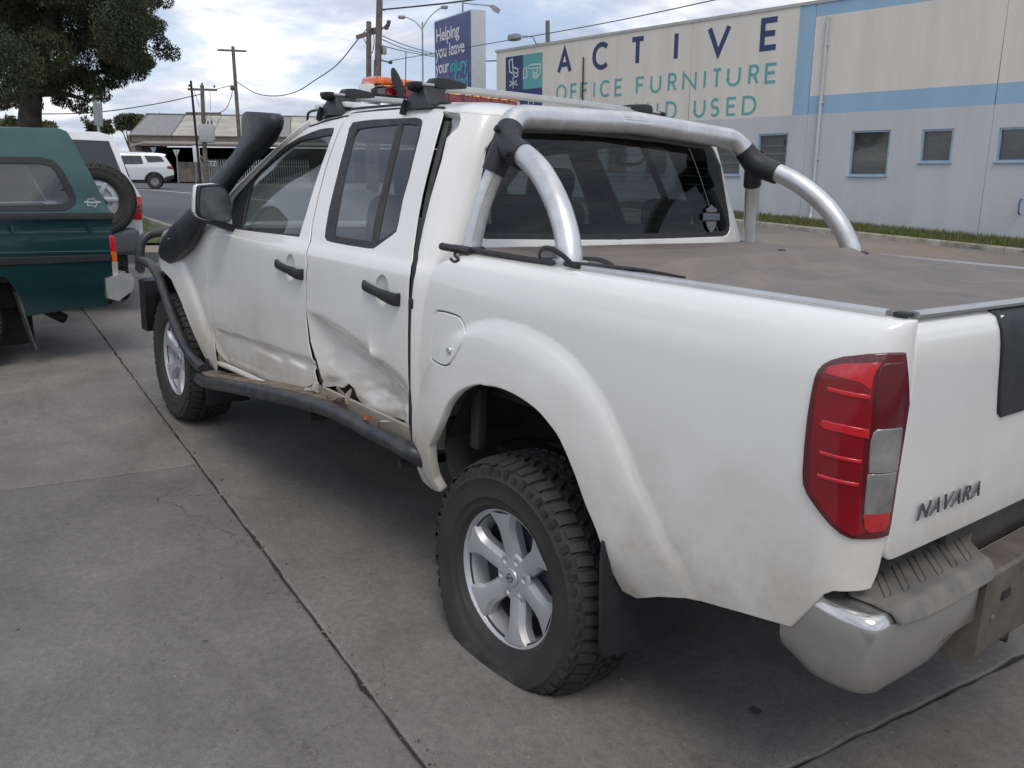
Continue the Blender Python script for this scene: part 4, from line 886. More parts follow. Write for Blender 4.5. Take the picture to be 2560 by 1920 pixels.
# ---- rear step bumper
def bump_ring(zt, zb, ox, oy):    # plan outline, outer face; swept below
    return fillet([(-.93, .865+oy, 0), (-1.06, .895+oy, 0), (-1.150-ox, .875+oy*.6, 0), (-1.157-ox, .70, 0), (-1.160-ox, .435, 0)], [.0, .06, .07, .1, 0], 6)
bp = empty('rear_bumper', ute)
for s in (1, -1):
    rows = []
    for z, dx, dy in ((.630, -.15, -.16), (.640, -.06, -.07), (.649, -.02, -.022), (.650, -.006, -.007), (.643, .004, .003), (.628, .010, .008), (.58, .010, .006), (.52, .007, .0), (.485, .001, -.008), (.463, -.010, -.022), (.452, -.028, -.042), (.456, -.06, -.07), (.475, -.1, -.11)):
        rr = []
        for q in bump_ring(0, 0, 0, 0):
            k = min(1, max(0, (-q[0]-.93)/.1)); rise = .05*sstep(.60, .42, q[1])*(z < .5)
            rr.append((q[0]-dx*(.3+.7*k), s*(q[1]+dy), z+float(rise)+(.02*(1-k) if z < .5 else 0)))
        rows.append(rr)
    vf = loft(rows, closed=False)
    if s > 0: vf = (vf[0], [tuple(reversed(q)) for q in vf[1]])
    obj('bumper_corner', vf, CHROME, bp, angle=60)
panel('bumper_top', lambda u, v: np.stack([u, v, .6485+0*u], -1), [(-.955, .79), (-.965, .865), (-1.06, .888), (-1.13, .872), (-1.148, .80), (-1.152, .44), (-1.0, .42), (-.97, .6)], CHROME, bp, res=.05, depth=.004, out=(0, 0, 1), mir=bp)
# step pads
def padf(u, v): return np.stack([u, v, .6545-.055*sstep(1.154, 1.194, -u)], -1)
pad_o = trace(padf, Z4([(690, 880), (850, 940), (990, 1008), (1040, 1050), (1072, 1108), (1250, 1052), (1500, 925), (1765, 760), (1785, 720), (1770, 670), (1700, 585), (1600, 480), (1625, 395), (1400, 465), (1150, 555), (925, 642), (885, 735), (845, 840)]), (-1.06, .82))
gro = []
for k, (xa, ya, xb2, yb2) in enumerate(((900, 730, 985, 925), (1020, 660, 1125, 870), (1140, 600, 1255, 805), (1258, 550, 1390, 745), (1370, 500, 1500, 690), (1480, 445, 1610, 640))):
    (a0, c0_), (a1, c1_) = trace(padf, Z4([(xa, ya), (xb2, yb2)]), (-1.06, .8-.06*k)); w2 = .019
    gro.append(fillet([(a0, c0_-w2), (a1, c1_-w2), (a1, c1_+w2), (a0, c0_+w2)], [.004, .017, .017, .004], 5, True))
GRV = pm('groove_dark', (.03, .03, .03), .9)
for s in (1, -1):
    def mk(nm, outl, hl, m, **k_):
        vv, ff, nn = panel(nm, padf, outl, m, None, hl, out=(0, 0, 1), make=False, **k_)
        if s < 0: vv, ff = mirror((vv, ff)); nn = [(q[0], -q[1], q[2]) for q in nn]
        return obj(nm, (vv, ff), m, bp, normals=nn)
    mk('step_pad', pad_o, gro, PAD, res=.011, depth=.007, rnd=.003, off=.008)
    mk('pad_base', inset(pad_o, .006), [], GRV, res=.02, depth=.004, off=.001)
    for gpoly in gro: mk('tread_bar', inset(gpoly, .0062), [], PAD, res=.015, depth=.006, rnd=.002, off=.008)
obj('valance', rbox((-1.05, 0, .655), (.03, .80, .13), .01), pm('valance_dark', (.085, .075, .065), .8, var=.2), bp)
obj('valance_back', rbox((-.955, 0, .66), (.03, 1.50, .16), .01), DARK, bp)
obj('bumper_beam', loft([[(-1.10, y, .632), (-1.172, y, .632), (-1.180, y, .625), (-1.180, y, .43), (-1.165, y, .40), (-1.10, y, .40)] for y in (-.425, 0, .425)]), pm('dusty_bar', (.15, .13, .108), .65, .2, var=.2, scale=8), bp, angle=30)
obj('beam_slot', rbox((-1.181, .30, .555), (.006, .05, .022), .003), DARK, bp)
obj('beam_hole', rbox((-1.181, .36, .51), (.006, .016, .012), .003), MUD, bp)
tb = empty('tow_bar', ute)
obj('receiver', rbox((-1.13, .02, .44), (.22, .10, .10), .01), DARK, tb)
obj('side_plate', rbox((-1.10, .16, .44), (.12, .012, .15), .005), DARK, tb)
obj('shackle', tube([(-1.17+.0, .24+.03*cos(t), .445+.03*sin(t)) for t in np.linspace(-2.6, 1.2, 14)], .008, 7), DARK, tb)
obj('cross_member', tube([(-1.05, -.7, .48), (-1.05, .7, .48)], .04, 10), DARK, tb)

# ---- arch liners, chassis
for s in (1, -1):
    for arch in (RAL, FAL):
        cx = 0. if arch is RAL else 3.2
        rows = []
        for y, k in ((.868, 1.01), (.85, 1.03), (.55, 1.03), (.50, 1.0)):
            rows.append([(cx+(x-cx)*k, s*y, .30+(z-.30)*k) for x, z in arch])
        rows.append([(cx+(x-cx)*.3, s*.5, .45+(z-.45)*.3) for x, z in arch])
        vf = loft(rows, closed=False)
        obj('arch_liner', vf, LINER, ute)
obj('tub_strut', rbox((.30, .80, .78), (.05, .04, .36), .01), LINER, ute)
for s in (1, -1):
    obj('chassis_rail', tube([(-.98, s*.50, .60), (-.6, s*.50, .66), (0, s*.50, .70), (.7, s*.48, .56), (2.2, s*.45, .52), (3.9, s*.42, .58)], .06, 8, flat=(1.2, .6)), DARK, ute)
    obj('leaf_spring', tube(spath([(-.75, s*.56, .55), (-.4, s*.56, .40), (0, s*.56, .33), (.4, s*.56, .38), (.75, s*.56, .50)], 5), .03, 8, flat=(.9, 1.1)), DARK, ute)
    obj('shock_absorber', tube([(.25, s*.47, .72), (.05, s*.52, .25)], .03, 8), DARK, ute)
obj('rear_axle', G().add(tube([(0, -.72, .27), (0, .72, .27)], .045, 10)).add(rbox((0, .1, .27), (.26, .26, .26), .09, 3)).vf, DARK, ute)
obj('front_axle', tube([(3.2, -.72, .381), (3.2, .72, .381)], .04, 10), DARK, ute)
obj('underbody_pan', rbox((1.6, 0, .52), (3.6, 1.30, .10), .03), DARK, ute)
obj('fuel_tank', rbox((.95, .30, .42), (.9, .42, .2), .05, 3), DARK, ute)
obj('exhaust', tube(spath([(2.4, -.35, .42), (1, -.38, .40), (.4, -.45, .55), (-.5, -.55, .58), (-1.02, -.6, .50)], 5), .03, 8), DARK, ute)
panel('sill', cab, [(2.50, .46), (2.50, .56), (1.9, .56), (1.40, .60), (.60, .60), (.57, .535), (1.5, .49), (2.1, .46)], SILL, ute, res=.06, depth=.01, off=-.016, mir=ute)
_fl = [tuple(on_y(q, .905)) for q in ZC([(492, 793), (560, 818), (650, 858), (750, 905), (850, 950), (930, 982)])]
obj('sill_flange', tube(spath(_fl, 3), [.010]+[.014]*14+[.008], 8), WHITE, ute)

# ---- wheels
RT = .386
def tyre_mesh(n=120):
    prof = [(.205, .088), (.222, .108), (.236, .119), (.2405, .1245), (.245, .1235), (.262, .131), (.2655, .1335), (.269, .1325), (.30, .1375), (.322, .1365), (.3255, .1385), (.329, .136), (.341, .131), (.352, .126), (.364, .114), (.371, .098), (.374, .06), (.375, 0), (.374, -.06), (.371, -.098), (.364, -.114), (.33, -.134), (.29, -.136), (.24, -.121), (.205, -.088)]
    g = G(); v, f = revolve(prof, n); g.add((v, f))
    # tread blocks
    nb = 56
    def pt(t, y, r): return (r*cos(t), y, r*sin(t))
    def block(t0, t1, y0, y1, sk0, sk1, r0=.368, r1=RT, dr=0., edge=0.):
        q = []
        for r, sh in ((r0, 0), (r1, .0035)):
            for (t, y) in ((t0+sk0, y0), (t1+sk0, y0), (t1+sk1, y1), (t0+sk1, y1)):
                tc_ = (t0+t1)/2+(sk0 if y == y0 else sk1); yc = (y0+y1)/2
                tt = t+(tc_-t)*(sh/.02); yy = y+(yc-y)*(sh/.03); rr_ = r-(edge if abs(y) > .1 and r > .37 else 0); q.append(pt(tt, yy, rr_))
        return q, [(0, 1, 5, 4), (1, 2, 6, 5), (2, 3, 7, 6), (3, 0, 4, 7), (4, 5, 6, 7)]
    p = 2*pi/nb
    for i in range(nb):
        t = i*p
        for s in (1, -1):
            o_ = 0 if s > 0 else .5*p
            L = .124 if i % 2 else .117
            g.add(block(t+o_, t+o_+.80*p, s*.064, s*L, .22*p, 0, edge=.014))
            g.add(block(t+o_+.1*p, t+o_+.62*p, s*L, s*.134, 0, 0, r0=.335, r1=.360 if i % 2 else .354))
            g.add(block(t+o_+.35*p, t+o_+1.1*p, s*.022, s*.057, -.2*p, .15*p))
        g.add(block(t+.1*p, t+.82*p, -.016, .016, .2*p, -.2*p))
    return g.vf
def flatten(vf, h, bulge):
    out = []
    for x, y, z in vf[0]:
        r = hypot(x, z)
        e = max(0, -h-z); lowk = max(0, min(1, (-z-.05)/(h-.05))) if z < 0 else 0
        ang = lowk*lowk*(3-2*lowk)
        b = bulge*ang*math.exp(-((r-.30)/.05)**2)*(1 if abs(x) < .30 else math.exp(-((abs(x)-.30)/.08)**2))
        if e > 0: z2 = -h+.002*min(1, e/.02); y2 = y*(1+.16*min(1, e/.08))
        else: z2 = z; y2 = y
        out.append((x*(1+.04*min(1, e/.08)), y2+math.copysign(b, y), z2))
    return out, vf[1]
NUT = revolve([(0, .066), (.009, .066), (.0125, .055)], 6)
def rim_parts(w):
    rp = [(.196, -.10), (.197, -.03), (.201, .04), (.206, .082), (.212, .100), (.222, .109), (.230, .107), (.2325, .100), (.228, .088)]
    obj('rim', revolve(rp, 64), ALLOY, w)
    g = G()
    rs = [(.040, .020, .076), (.070, .022, .080), (.105, .0225, .086), (.140, .0225, .092), (.165, .027, .0965), (.188, .040, .100), (.209, .058, .1015)]
    for k in range(6):
        a = k*pi/3+pi/6+.12; rows = []
        for r, hw, y in rs:
            wb = hw+.011; yb = y-.020; ye = y-.045
            rows.append([(r, y_, x_) for x_, y_ in ((-wb, ye), (-wb, yb), (-hw, y-.001), (-hw*.45, y+.0015), (hw*.45, y+.0015), (hw, y-.001), (wb, yb), (wb, ye))])
        v, f = loft(rows, closed=False); g.add(([(p[0]*cos(a)-p[2]*sin(a), p[1], p[0]*sin(a)+p[2]*cos(a)) for p in v], [tuple(reversed(q)) for q in f]))
    obj('spokes', g.vf, ALLOY, w, angle=20)
    def hubf(u, v): return np.stack([u, .081+0*u-.02*np.clip((np.hypot(u, v)-.07)/.02, 0, 1)**2, v], -1)
    holes = [ellipse((.057*cos(t), .057*sin(t)), .0125, .0125, 14) for t in [k*pi/3+.12 for k in range(6)]]
    panel('hub', hubf, ellipse((0, 0), .082, .082, 48), ALLOY, w, holes, res=.012, depth=.028, rnd=.002)
    for t in [k*pi/3+.12 for k in range(6)]: obj('lug_nut', ([(q[0]+.057*cos(t), q[1], q[2]+.057*sin(t)) for q in NUT[0]], NUT[1]), ALLOYD, w)
    obj('centre_cap', revolve([(0, .090), (.018, .0895), (.027, .088), (.030, .083)], 30), ALLOY, w)
    obj('cap_emblem', G().add(tube([(.013*cos(t), .0905, .013*sin(t)) for t in [2*pi*i/20 for i in range(20)]], .002, 5, closed=True)).add(rbox((0, .091, 0), (.034, .004, .006), .001)).vf, ALLOYD, w)
    obj('brake_disc', revolve([(0, .02), (.14, .02), (.15, .01), (.15, -.02), (0, -.03)], 32), ALLOYD, w)
    obj('barrel', revolve([(.150, -.06), (.196, -.055), (.1965, .03)], 48), ALLOYD, w)
TYV = tyre_mesh()
def wheel(loc, side, steer=0, h=None, spin=0, bulge=0, parent=ute):
    w = empty('wheel', parent); w.location = loc; w.rotation_euler = (0, spin, steer if side > 0 else steer+pi)
    vf = TYV
    if h is not None:
        c_, s_ = cos(spin), sin(spin)
        v = [(x*c_+z*s_, y, -x*s_+z*c_) for x, y, z in vf[0]]; v, f = flatten((v, vf[1]), h, bulge)
        vf = [(x*c_-z*s_, y, x*s_+z*c_) for x, y, z in v], f
    obj('tyre', vf, TYRE, w, angle=50)
    return w
WY = .795
w1 = wheel((0, WY, .272), 1, h=.272, spin=.35, bulge=.035); rim_parts(w1)
w2 = wheel((3.2, WY-.01, .380), 1, steer=radians(-1.0), h=.380, spin=.2, bulge=.006); rim_parts(w2)
w3 = wheel((0, -WY, .37), -1, h=.372, bulge=.006); w4 = wheel((3.2, -WY, .380), -1, h=.380, bulge=.006)
for w_ in (w3, w4): rim_parts(w_)
# mud flaps
for s in (1, -1):
    obj('mud_flap', loft([[(x-.006, s*y, z) for x, y, z in r]+[(x+.006, s*y, z) for x, y, z in r[::-1]] for r in (
        [(-.40, .895, .66), (-.40, .75, .66), (-.40, .56, .66)], [(-.425, .925, .50), (-.430, .75, .50), (-.425, .57, .50)], [(-.428, .918, .36), (-.436, .75, .36), (-.428, .575, .36)], [(-.430, .910, .235), (-.442, .75, .225), (-.430, .585, .225)], [(-.430, .895, .215), (-.442, .75, .205), (-.430, .60, .20)])]), BLK, ute)
    obj('mud_flap', rbox((2.60, s*.80, .36), (.012, .24, .26), .004), BLK, ute)

# ---- tonneau cover and its rails
def cover(u, v):
    e = np.clip(np.minimum(np.minimum(.80-np.abs(v), u+1.065), .465-u)/.10, 0, 1); e = e*e*(3-2*e)
    a = u+.12*v
    z = 1.256+.010*e-.018*e*np.exp(-((u+.55)/.35)**2)
    z = z+2.1*e*(.011*np.exp(-((a+.17)/.045)**2)-.009*np.exp(-((a+.27)/.05)**2)+.007*np.exp(-((a+.37+.05*v)/.05)**2)-.006*np.exp(-((a+.47)/.06)**2)+.005*np.exp(-((u+.62+.2*v)/.06)**2)-.004*np.exp(-((u+.8+.1*v)/.07)**2))
    z = z+e*(.003*np.sin(9*u+2*v)+.0022*np.sin(27*u+3*v+1)*np.exp(-((u+.4)/.4)**2)+.0012*np.sin(52*u+6*v)+.0016*np.sin(70*(u+.16*v))*np.exp(-((u+.35+.1*v)/.16)**2))
    z = z-.020*np.exp(-((v-.62)/.10)**2)*np.exp(-((u+.28)/.28)**2)
    return np.stack([u, v, z], -1)
tn = panel('tonneau_cover', cover, fillet([(-1.068, -.795), (.462, -.80), (.462, .80), (-1.068, .795)], .02, closed=True), FABRIC, ute, res=.022, depth=.012, rnd=.004, out=(0, 0, 1), label='dusty grey soft tonneau cover with ripples')
def railsec(pts, name, nrm):
    rows = []
    for p in pts:
        p = Vector(p); n = Vector(nrm)
        rows.append([p+n*a+Vector((0, 0, b)) for a, b in ((-.010, -.006), (.010, -.006), (.0115, .001), (.009, .006), (.003, .0075), (-.008, .0075))])
    return loft(rows)
for s in (1, -1):
    vf = railsec([(x, .806, 1.2545) for x in np.linspace(-.165, -1.045, 12)], 'r', (0, 1, 0))
    if s < 0: vf = mirror(vf)
    else: vf = (vf[0], [tuple(reversed(q)) for q in vf[1]])
    obj('cover_rail', vf, RAIL, ute, angle=30)
    if s < 0: continue
    e = tube(spath([(.44, s*.822, 1.262), (.2, s*.815, 1.258), (-.02, s*.812, 1.256), (-.20, s*.79, 1.262), (-.32, s*.74, 1.262), (-.44, s*.70, 1.254)], 5), list(np.interp(np.linspace(0, 1, 26), [0, .5, 1], [.009, .009, .003])), 8)
    obj('hem_and_fold_shadow', e, RUB, ute)  # rolled hem; its thinning black tail paints the shadow of a cover fold
obj('cover_rail', railsec([(-1.083-.008*(1-(y/.78)**2), y, 1.2545) for y in np.linspace(.775, -.775, 14)], 'r', (-1, 0, 0)), RAIL, ute, angle=30)
for s in (1, -1): obj('rail_corner', rbox((-1.07, s*.795, 1.255), (.03, .03, .010), .004), BLK, ute)
st_ = spath([(-.16, .835, 1.258), (-.11, .838, 1.285), (-.05, .832, 1.298), (.0, .82, 1.290), (.02, .80, 1.262), (-.02, .74, 1.264), (-.12, .715, 1.272), (-.2, .73, 1.262), (-.23, .78, 1.258)], 6)
obj('strap_loop', tube(st_, .008, 8, flat=(1.0, .45)), BLK, ute)
obj('strap_hook', tube(spath([(.40, .83, 1.255), (.38, .86, 1.243), (.345, .868, 1.232), (.36, .872, 1.222), (.39, .868, 1.229)], 5), .0045, 6), BLK, ute)
obj('hem_roll', tube(spath([(.47, .85, 1.262), (.40, .846, 1.260), (.33, .835, 1.257)], 5), .0125, 8), RUB, ute)
obj('cover_leaf', rbox((-.02, -.35, 1.272), (.018, .03, .004), .001), DARK, ute)

# ---- sports bar
sb = empty('sports_bar', ute)
hoop = fillet([(.375, .668, 1.600), (.432, .600, 1.690), (.432, .0, 1.712), (.432, -.600, 1.690), (.375, -.668, 1.600)], [0, .17, .01, .17, 0], 12)
obj('hoop', tube(hoop, .041, 22), ALU, sb, angle=60)
for s in (1, -1):
    q = lambda L: [(x, s*y, z) for x, y, z in L]
    rl = spath(q([(.345, .670, 1.583), (.255, .685, 1.558), (.15, .706, 1.508), (.05, .730, 1.432), (-.02, .748, 1.350), (-.060, .762, 1.275), (-.070, .768, 1.232)]), 6)
    obj('rear_leg', tube(rl, .0375, 20), ALU, sb, angle=60)
    fl = spath(q([(.375, .672, 1.585), (.396, .700, 1.500), (.412, .732, 1.400), (.420, .754, 1.30), (.420, .764, 1.235)]), 6)
    obj('front_leg', tube(fl, .034, 20, flat=(.72, 1.0)), ALU, sb, angle=60)
    for k in (-1, 0, 1): obj('flute', tube([(p[0]-.010, p[1]+s*.0235, p[2]) if k == 0 else (p[0]+k*.016-.008, p[1]+s*(.0215), p[2]) for p in fl], .0022, 5), ALU, sb)
    g = G().add(tube(q([(.405, .632, 1.650), (.375, .668, 1.600), (.330, .676, 1.578), (.262, .686, 1.556)]), [.044, .049, .046, .0435], 20))
    g2 = tube(q([(.366, .668, 1.615), (.378, .676, 1.585), (.396, .703, 1.505)]), [.03, .042, .040], 18, flat=(.85, 1.05))
    obj('joint_sleeve', g.vf, BLK, sb); obj('joint_sleeve', g2, BLK, sb)
    obj('joint_bolt', G().add(tube(q([(.29, .725, 1.565), (.292, .738, 1.567)]), .012, 12)).vf, DARK, sb)
    obj('joint_bolt', G().add(tube(q([(.375, .702, 1.640), (.377, .714, 1.645)]), .011, 12)).vf, DARK, sb)
    obj('leg_foot', loft([[(-.07+a*1.0*cos(t), s*(.768+b*sin(t)), z) for t in [2*pi*k/20 for k in range(20)]] for a, b, z in ((.062, .050, 1.247), (.062, .050, 1.262), (.055, .044, 1.267))]), BLK if s < 0 else RAIL, sb)
    obj('leg_foot', loft([[(.420+a*cos(t), s*(.764+b*sin(t)), z) for t in [2*pi*k/20 for k in range(20)]] for a, b, z in ((.052, .046, 1.247), (.052, .046, 1.260), (.046, .04, 1.265))]), BLK, sb)
b = on_x((1120+1310/2.765, 240+155/2.765), .392)
lab = [(.432-.0415*cos(a), y, 1.707-.0*y+.0415*sin(a)) for a in (.05, .35, .65, .95) for y in (b[1]+.075, b[1]-.075)]
obj('care_label', (lab, [(0, 1, 3, 2), (2, 3, 5, 4), (4, 5, 7, 6)]), PAPER, sb)
for k in range(3):
    a0, a1 = .25+.22*k, .29+.22*k
    obj('label_print', ([(.432-.0419*cos(a), y, 1.707+.0419*sin(a)) for a in (a0, a1) for y in (b[1]+.062, b[1]-.06+.02*k)], [(0, 1, 3, 2)]), GREYM, sb, smooth=False)

# ---- snorkel
sec = [(ZS([(425, 830)])[0], ZS([(590, 935)])[0], .918, .02), (ZS([(422, 760)])[0], ZS([(660, 870)])[0], .930, .032), (ZS([(445, 680)])[0], ZS([(735, 800)])[0], .938, .040), (ZS([(490, 580)])[0], ZS([(800, 735)])[0], .942, .044), (ZS([(600, 430)])[0], ZS([(868, 625)])[0], .942, .047),
       (ZS([(720, 310)])[0], ZS([(940, 500)])[0], .936, .048), ((482, 517), (516, 556), .928, .048), ((521, 467), (553, 503), .902, .048), ((560, 417), (590, 450), .872, .048), ((592, 381), (626, 409), .848, .05), ((608, 360), (653, 380), .832, .055), ((616, 343), (680, 352), .822, .066), ((613, 315), (698, 322), .815, .078), ((613, 297), (702, 303), .812, .082), ((617, 286), (699, 291), .812, .078), ((628, 280), (688, 283), .812, .055)]
rows = []
for i, (a, c, y, th) in enumerate(sec):
    A, B_ = on_y(a, y), on_y(c, y); m = (A+B_)/2; hk = .96 if i < 5 else (.86 if i < 10 else .90); h = (B_-A)/2*hk; th = min(th, .042 if i < 10 else .054); r = []
    for k in range(20):
        t = 2*pi*k/20; ex = .72
        cu = np.sign(cos(t))*abs(cos(t))**ex; cv = np.sign(sin(t))*abs(sin(t))**ex
        r.append(m+h*cu+np.array([0, th*cv, 0]))
    rows.append(r)
obj('snorkel', loft(rows), SNK, ute, angle=70)
p0 = on_y(ZS([(498, 600)])[0], .985); p1_ = on_y(ZS([(568, 615)])[0], .985)
obj('snorkel_mark', rbox(((p0[0]+p1_[0])/2, .982, (p0[2]+p1_[2])/2), (.07, .003, .006), .001), GREYM, ute)

# ---- door mirror
mr = empty('side_mirror', ute)
XM = 2.20
def mplane(u, v): return np.stack([XM+0*u+.15*(u-.98), u, v], -1)
mo = trace(mplane, ZS([(945, -60), (1150, -75), (1230, -60), (1270, -10), (1310, 120), (1330, 230), (1325, 340), (1300, 372), (1180, 365), (1020, 335), (950, 300), (925, 240), (930, 60)]), (1.0, 1.33))
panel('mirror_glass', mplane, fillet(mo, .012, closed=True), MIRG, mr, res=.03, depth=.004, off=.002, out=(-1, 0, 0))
cy = sum(p[0] for p in mo)/len(mo); cz = sum(p[1] for p in mo)/len(mo)
mring = lambda k, dx, sy=0, sz=0: [(XM+dx+.15*(y-.98), cy+(y-cy)*k+sy, cz+(z-cz)*k+sz) for y, z in [tuple(p) for p in fillet(mo, .012, closed=True)]]
obj('mirror_rim', loft([mring(1.0, .004), mring(1.0, -.004), mring(1.07, -.006), mring(1.11, .006), mring(1.12, .022)], caps=False), BLK, mr)
obj('mirror_cap', loft([mring(1.12, .021, .004), mring(1.16, .04, .006), mring(1.12, .08, .004), mring(.92, .115), mring(.5, .132), mring(.05, .135)], caps=False), WHITE, mr)
obj('mirror_indicator', rbox((XM+.05, 1.062, 1.278), (.03, .008, .014), .003), CLEAR, mr)
obj('mirror_arm', loft([[(2.27+a, y, z+b) for a, b in ((.04, -.022), (-.045, -.022), (-.05, .012), (.04, .012))] for y, z in ((.865, 1.205), (.90, 1.215), (.95, 1.235), (.985, 1.245))]), BLK, mr)

# ---- roof rack
for bx in (1.635, .935):
    cb = empty('roof_crossbar', ute)
    zb = 1.822
    ring = [(.029*np.sign(cos(t))*abs(cos(t))**.9, .013*sin(t)+.004*cos(2*t)) for t in [2*pi*k/18 for k in range(18)]]
    obj('bar', loft([[(bx+a, y, zb+b-.01*(y/.7)**2) for a, b in ring] for y in np.linspace(.66, -.66, 9)]), RAIL, cb)
    for s in (1, -1):
        obj('end_cap', loft([[(bx+a*k, s*y, zb-.01+b*k*1.25) for a, b in ring] for y, k in ((.655, 1.12), (.675, 1.12), (.692, .95), (.700, .5))]) if s < 0 else mirror(loft([[(bx+a*k, -y, zb-.01+b*k*1.25) for a, b in ring] for y, k in ((.655, 1.12), (.675, 1.12), (.692, .95), (.700, .5))])), BLK, cb)
        R_ = []
        for z, a0, a1, y0_, y1_ in ((1.728, -.105, .100, .555, .672), (1.745, -.100, .095, .555, .670), (1.752, -.085, .080, .56, .668), (1.775, -.062, .058, .565, .662), (1.795, -.042, .040, .555, .655), (1.806, -.038, .036, .55, .650)):
            R_.append([(bx+p, s*q_, z) for p, q_ in fillet([(a0, y0_), (a1, y0_), (a1, y1_), (a0, y1_)], .012, 3, True)])
        vf = loft(R_); obj('foot', vf if s > 0 else (vf[0], [tuple(reversed(q_)) for q_ in vf[1]]), BLK, cb, angle=30)
        W_ = [[(bx+p, s*y, zc_+q_) for p, q_ in fillet([(-w_, -h_), (w_, -h_), (w_, h_), (-w_, h_)], .006, 3, True)] for y, zc_, w_, h_ in ((.60, 1.822, .029, .010), (.588, 1.825, .033, .020), (.55, 1.827, .034, .021), (.49, 1.828, .033, .015), (.455, 1.827, .031, .009))]
        obj('foot_cover', loft(W_), BLK, cb, angle=30)
        obj('clamp_strap', tube([(bx+.055, s*.668, 1.762), (bx+.062, s*.676, 1.735), (bx+.066, s*.680, 1.708)], .016, 6, flat=(.25, 1)), BLK, cb)
obj('load_stop', loft([[(1.63+dx, y+w_*cos(t), z+.0*sin(t)+0) if False else (1.63+dx+.010*sin(t), y+w_*cos(t), z) for t in [2*pi*k/10 for k in range(10)]] for z, y, w_, dx in ((1.825, .305, .016, 0), (1.85, .305, .016, 0), (1.87, .312, .028, 0), (1.90, .325, .029, 0), (1.93, .337, .022, 0), (1.95, .345, .012, 0), (1.958, .348, .004, 0))]), BLK, ute)
obj('whip_antenna', tube([(1.66, .262, 1.80), (1.66, .262, 2.04)], .0022, 5), BLK, ute)
hd_ = [on_y(p, .62) for p in Z2([(446, 1050), (446, 985), (470, 962), (620, 930)])]
obj('roof_hoop', tube(fillet([tuple(p) for p in hd_], .02, 4), .006, 6), BLK, ute)

# ---- amber light bar
lb = empty('light_bar', ute)
X0 = 1.745
def lbr(a, b, z0, z1, r=.02): return [(X0+p, q_) for p, q_ in fillet([(-a, z0), (a, z0), (b, z1), (-b, z1)], r, 4, True)]
obj('base', rbox((X0, .02, 1.836), (.16, .80, .02), .005), DARK, lb)
nseg = 9
for k in range(nseg):
    y0_ = .36-k*.77/nseg; y1_ = y0_-.77/nseg+.004
    obj('red_segment', loft([[(p, y, q_) for p, q_ in lbr(.085, .082, 1.840, 1.878, .006)] for y in (y0_, y1_)]), LBRED, lb)
obj('sparkle_strip', loft([[(p, y, q_) for p, q_ in lbr(.083, .080, 1.8785, 1.888, .004)] for y in (.38, -.40)]), pm('lens_glitter', (.75, .42, .10), .25, var=.6, scale=60, col2=(.22, .03, .01), coat=1., lo=.45, hi=.55), lb)
obj('amber_lens', loft([[(p, y, q_) for p, q_ in lbr(.088*k, .07*k, 1.888, 1.888+.034*k2, .012)] for y, k, k2 in ((.41, .8, .75), (.40, 1, 1), (.2, 1, 1), (-.2, 1, 1), (-.435, 1, 1), (-.445, .8, .75))]), AMBER, lb)
WB = pm('bracket_white', (.72, .73, .74), .4, var=.06)
for y in (.43, -.42):
    obj('bracket', rbox((X0-.02, y, 1.82), (.10, .035, .13), .008), WB, lb); obj('knob', tube([(X0-.085, y-.0, 1.852), (X0-.10, y, 1.852)], .014, 10), BLK, lb)
obj('roof_plate', rbox((X0-.05, .42, 1.774), (.30, .42, .024), .006), WB, lb)
obj('plate_stay', rbox((X0-.10, .52, 1.79), (.02, .03, .05), .004), WB, lb)

# ---- bull bar, brush rails, side steps
bb = empty('bull_bar', ute)
top = fillet([(3.93, -.70, .80), (3.95, -.84, 1.02), (3.95, -.55, 1.09), (3.95, 0, 1.10), (3.95, .55, 1.09), (3.95, .845, 1.05), (3.94, .86, .82)], [0, .1, .1, 0, .1, .12, 0], 6)
obj('top_hoop', tube(top, .030, 14), STEP, bb)
obj('bar_body', loft([[(3.72, s_*.90, a), (3.90, s_*.88, a), (4.06, s_*.62, a), (4.10, 0, a)][:4]+[] for s_, a in ((1, .80), (1, .48))], closed=False) if False else loft([[(3.70, .905, z), (3.82, .905, z), (4.02, .70, z), (4.08, .3, z), (4.08, -.3, z), (4.02, -.70, z), (3.82, -.905, z), (3.70, -.905, z), (3.78, -.6, z), (3.78, .6, z)] for z in (.46, .50, .70, .76, .78)]), BLK, bb, angle=30)
obj('grille', rbox((3.80, 0, .92), (.06, 1.2, .22), .02), BLK, ute)
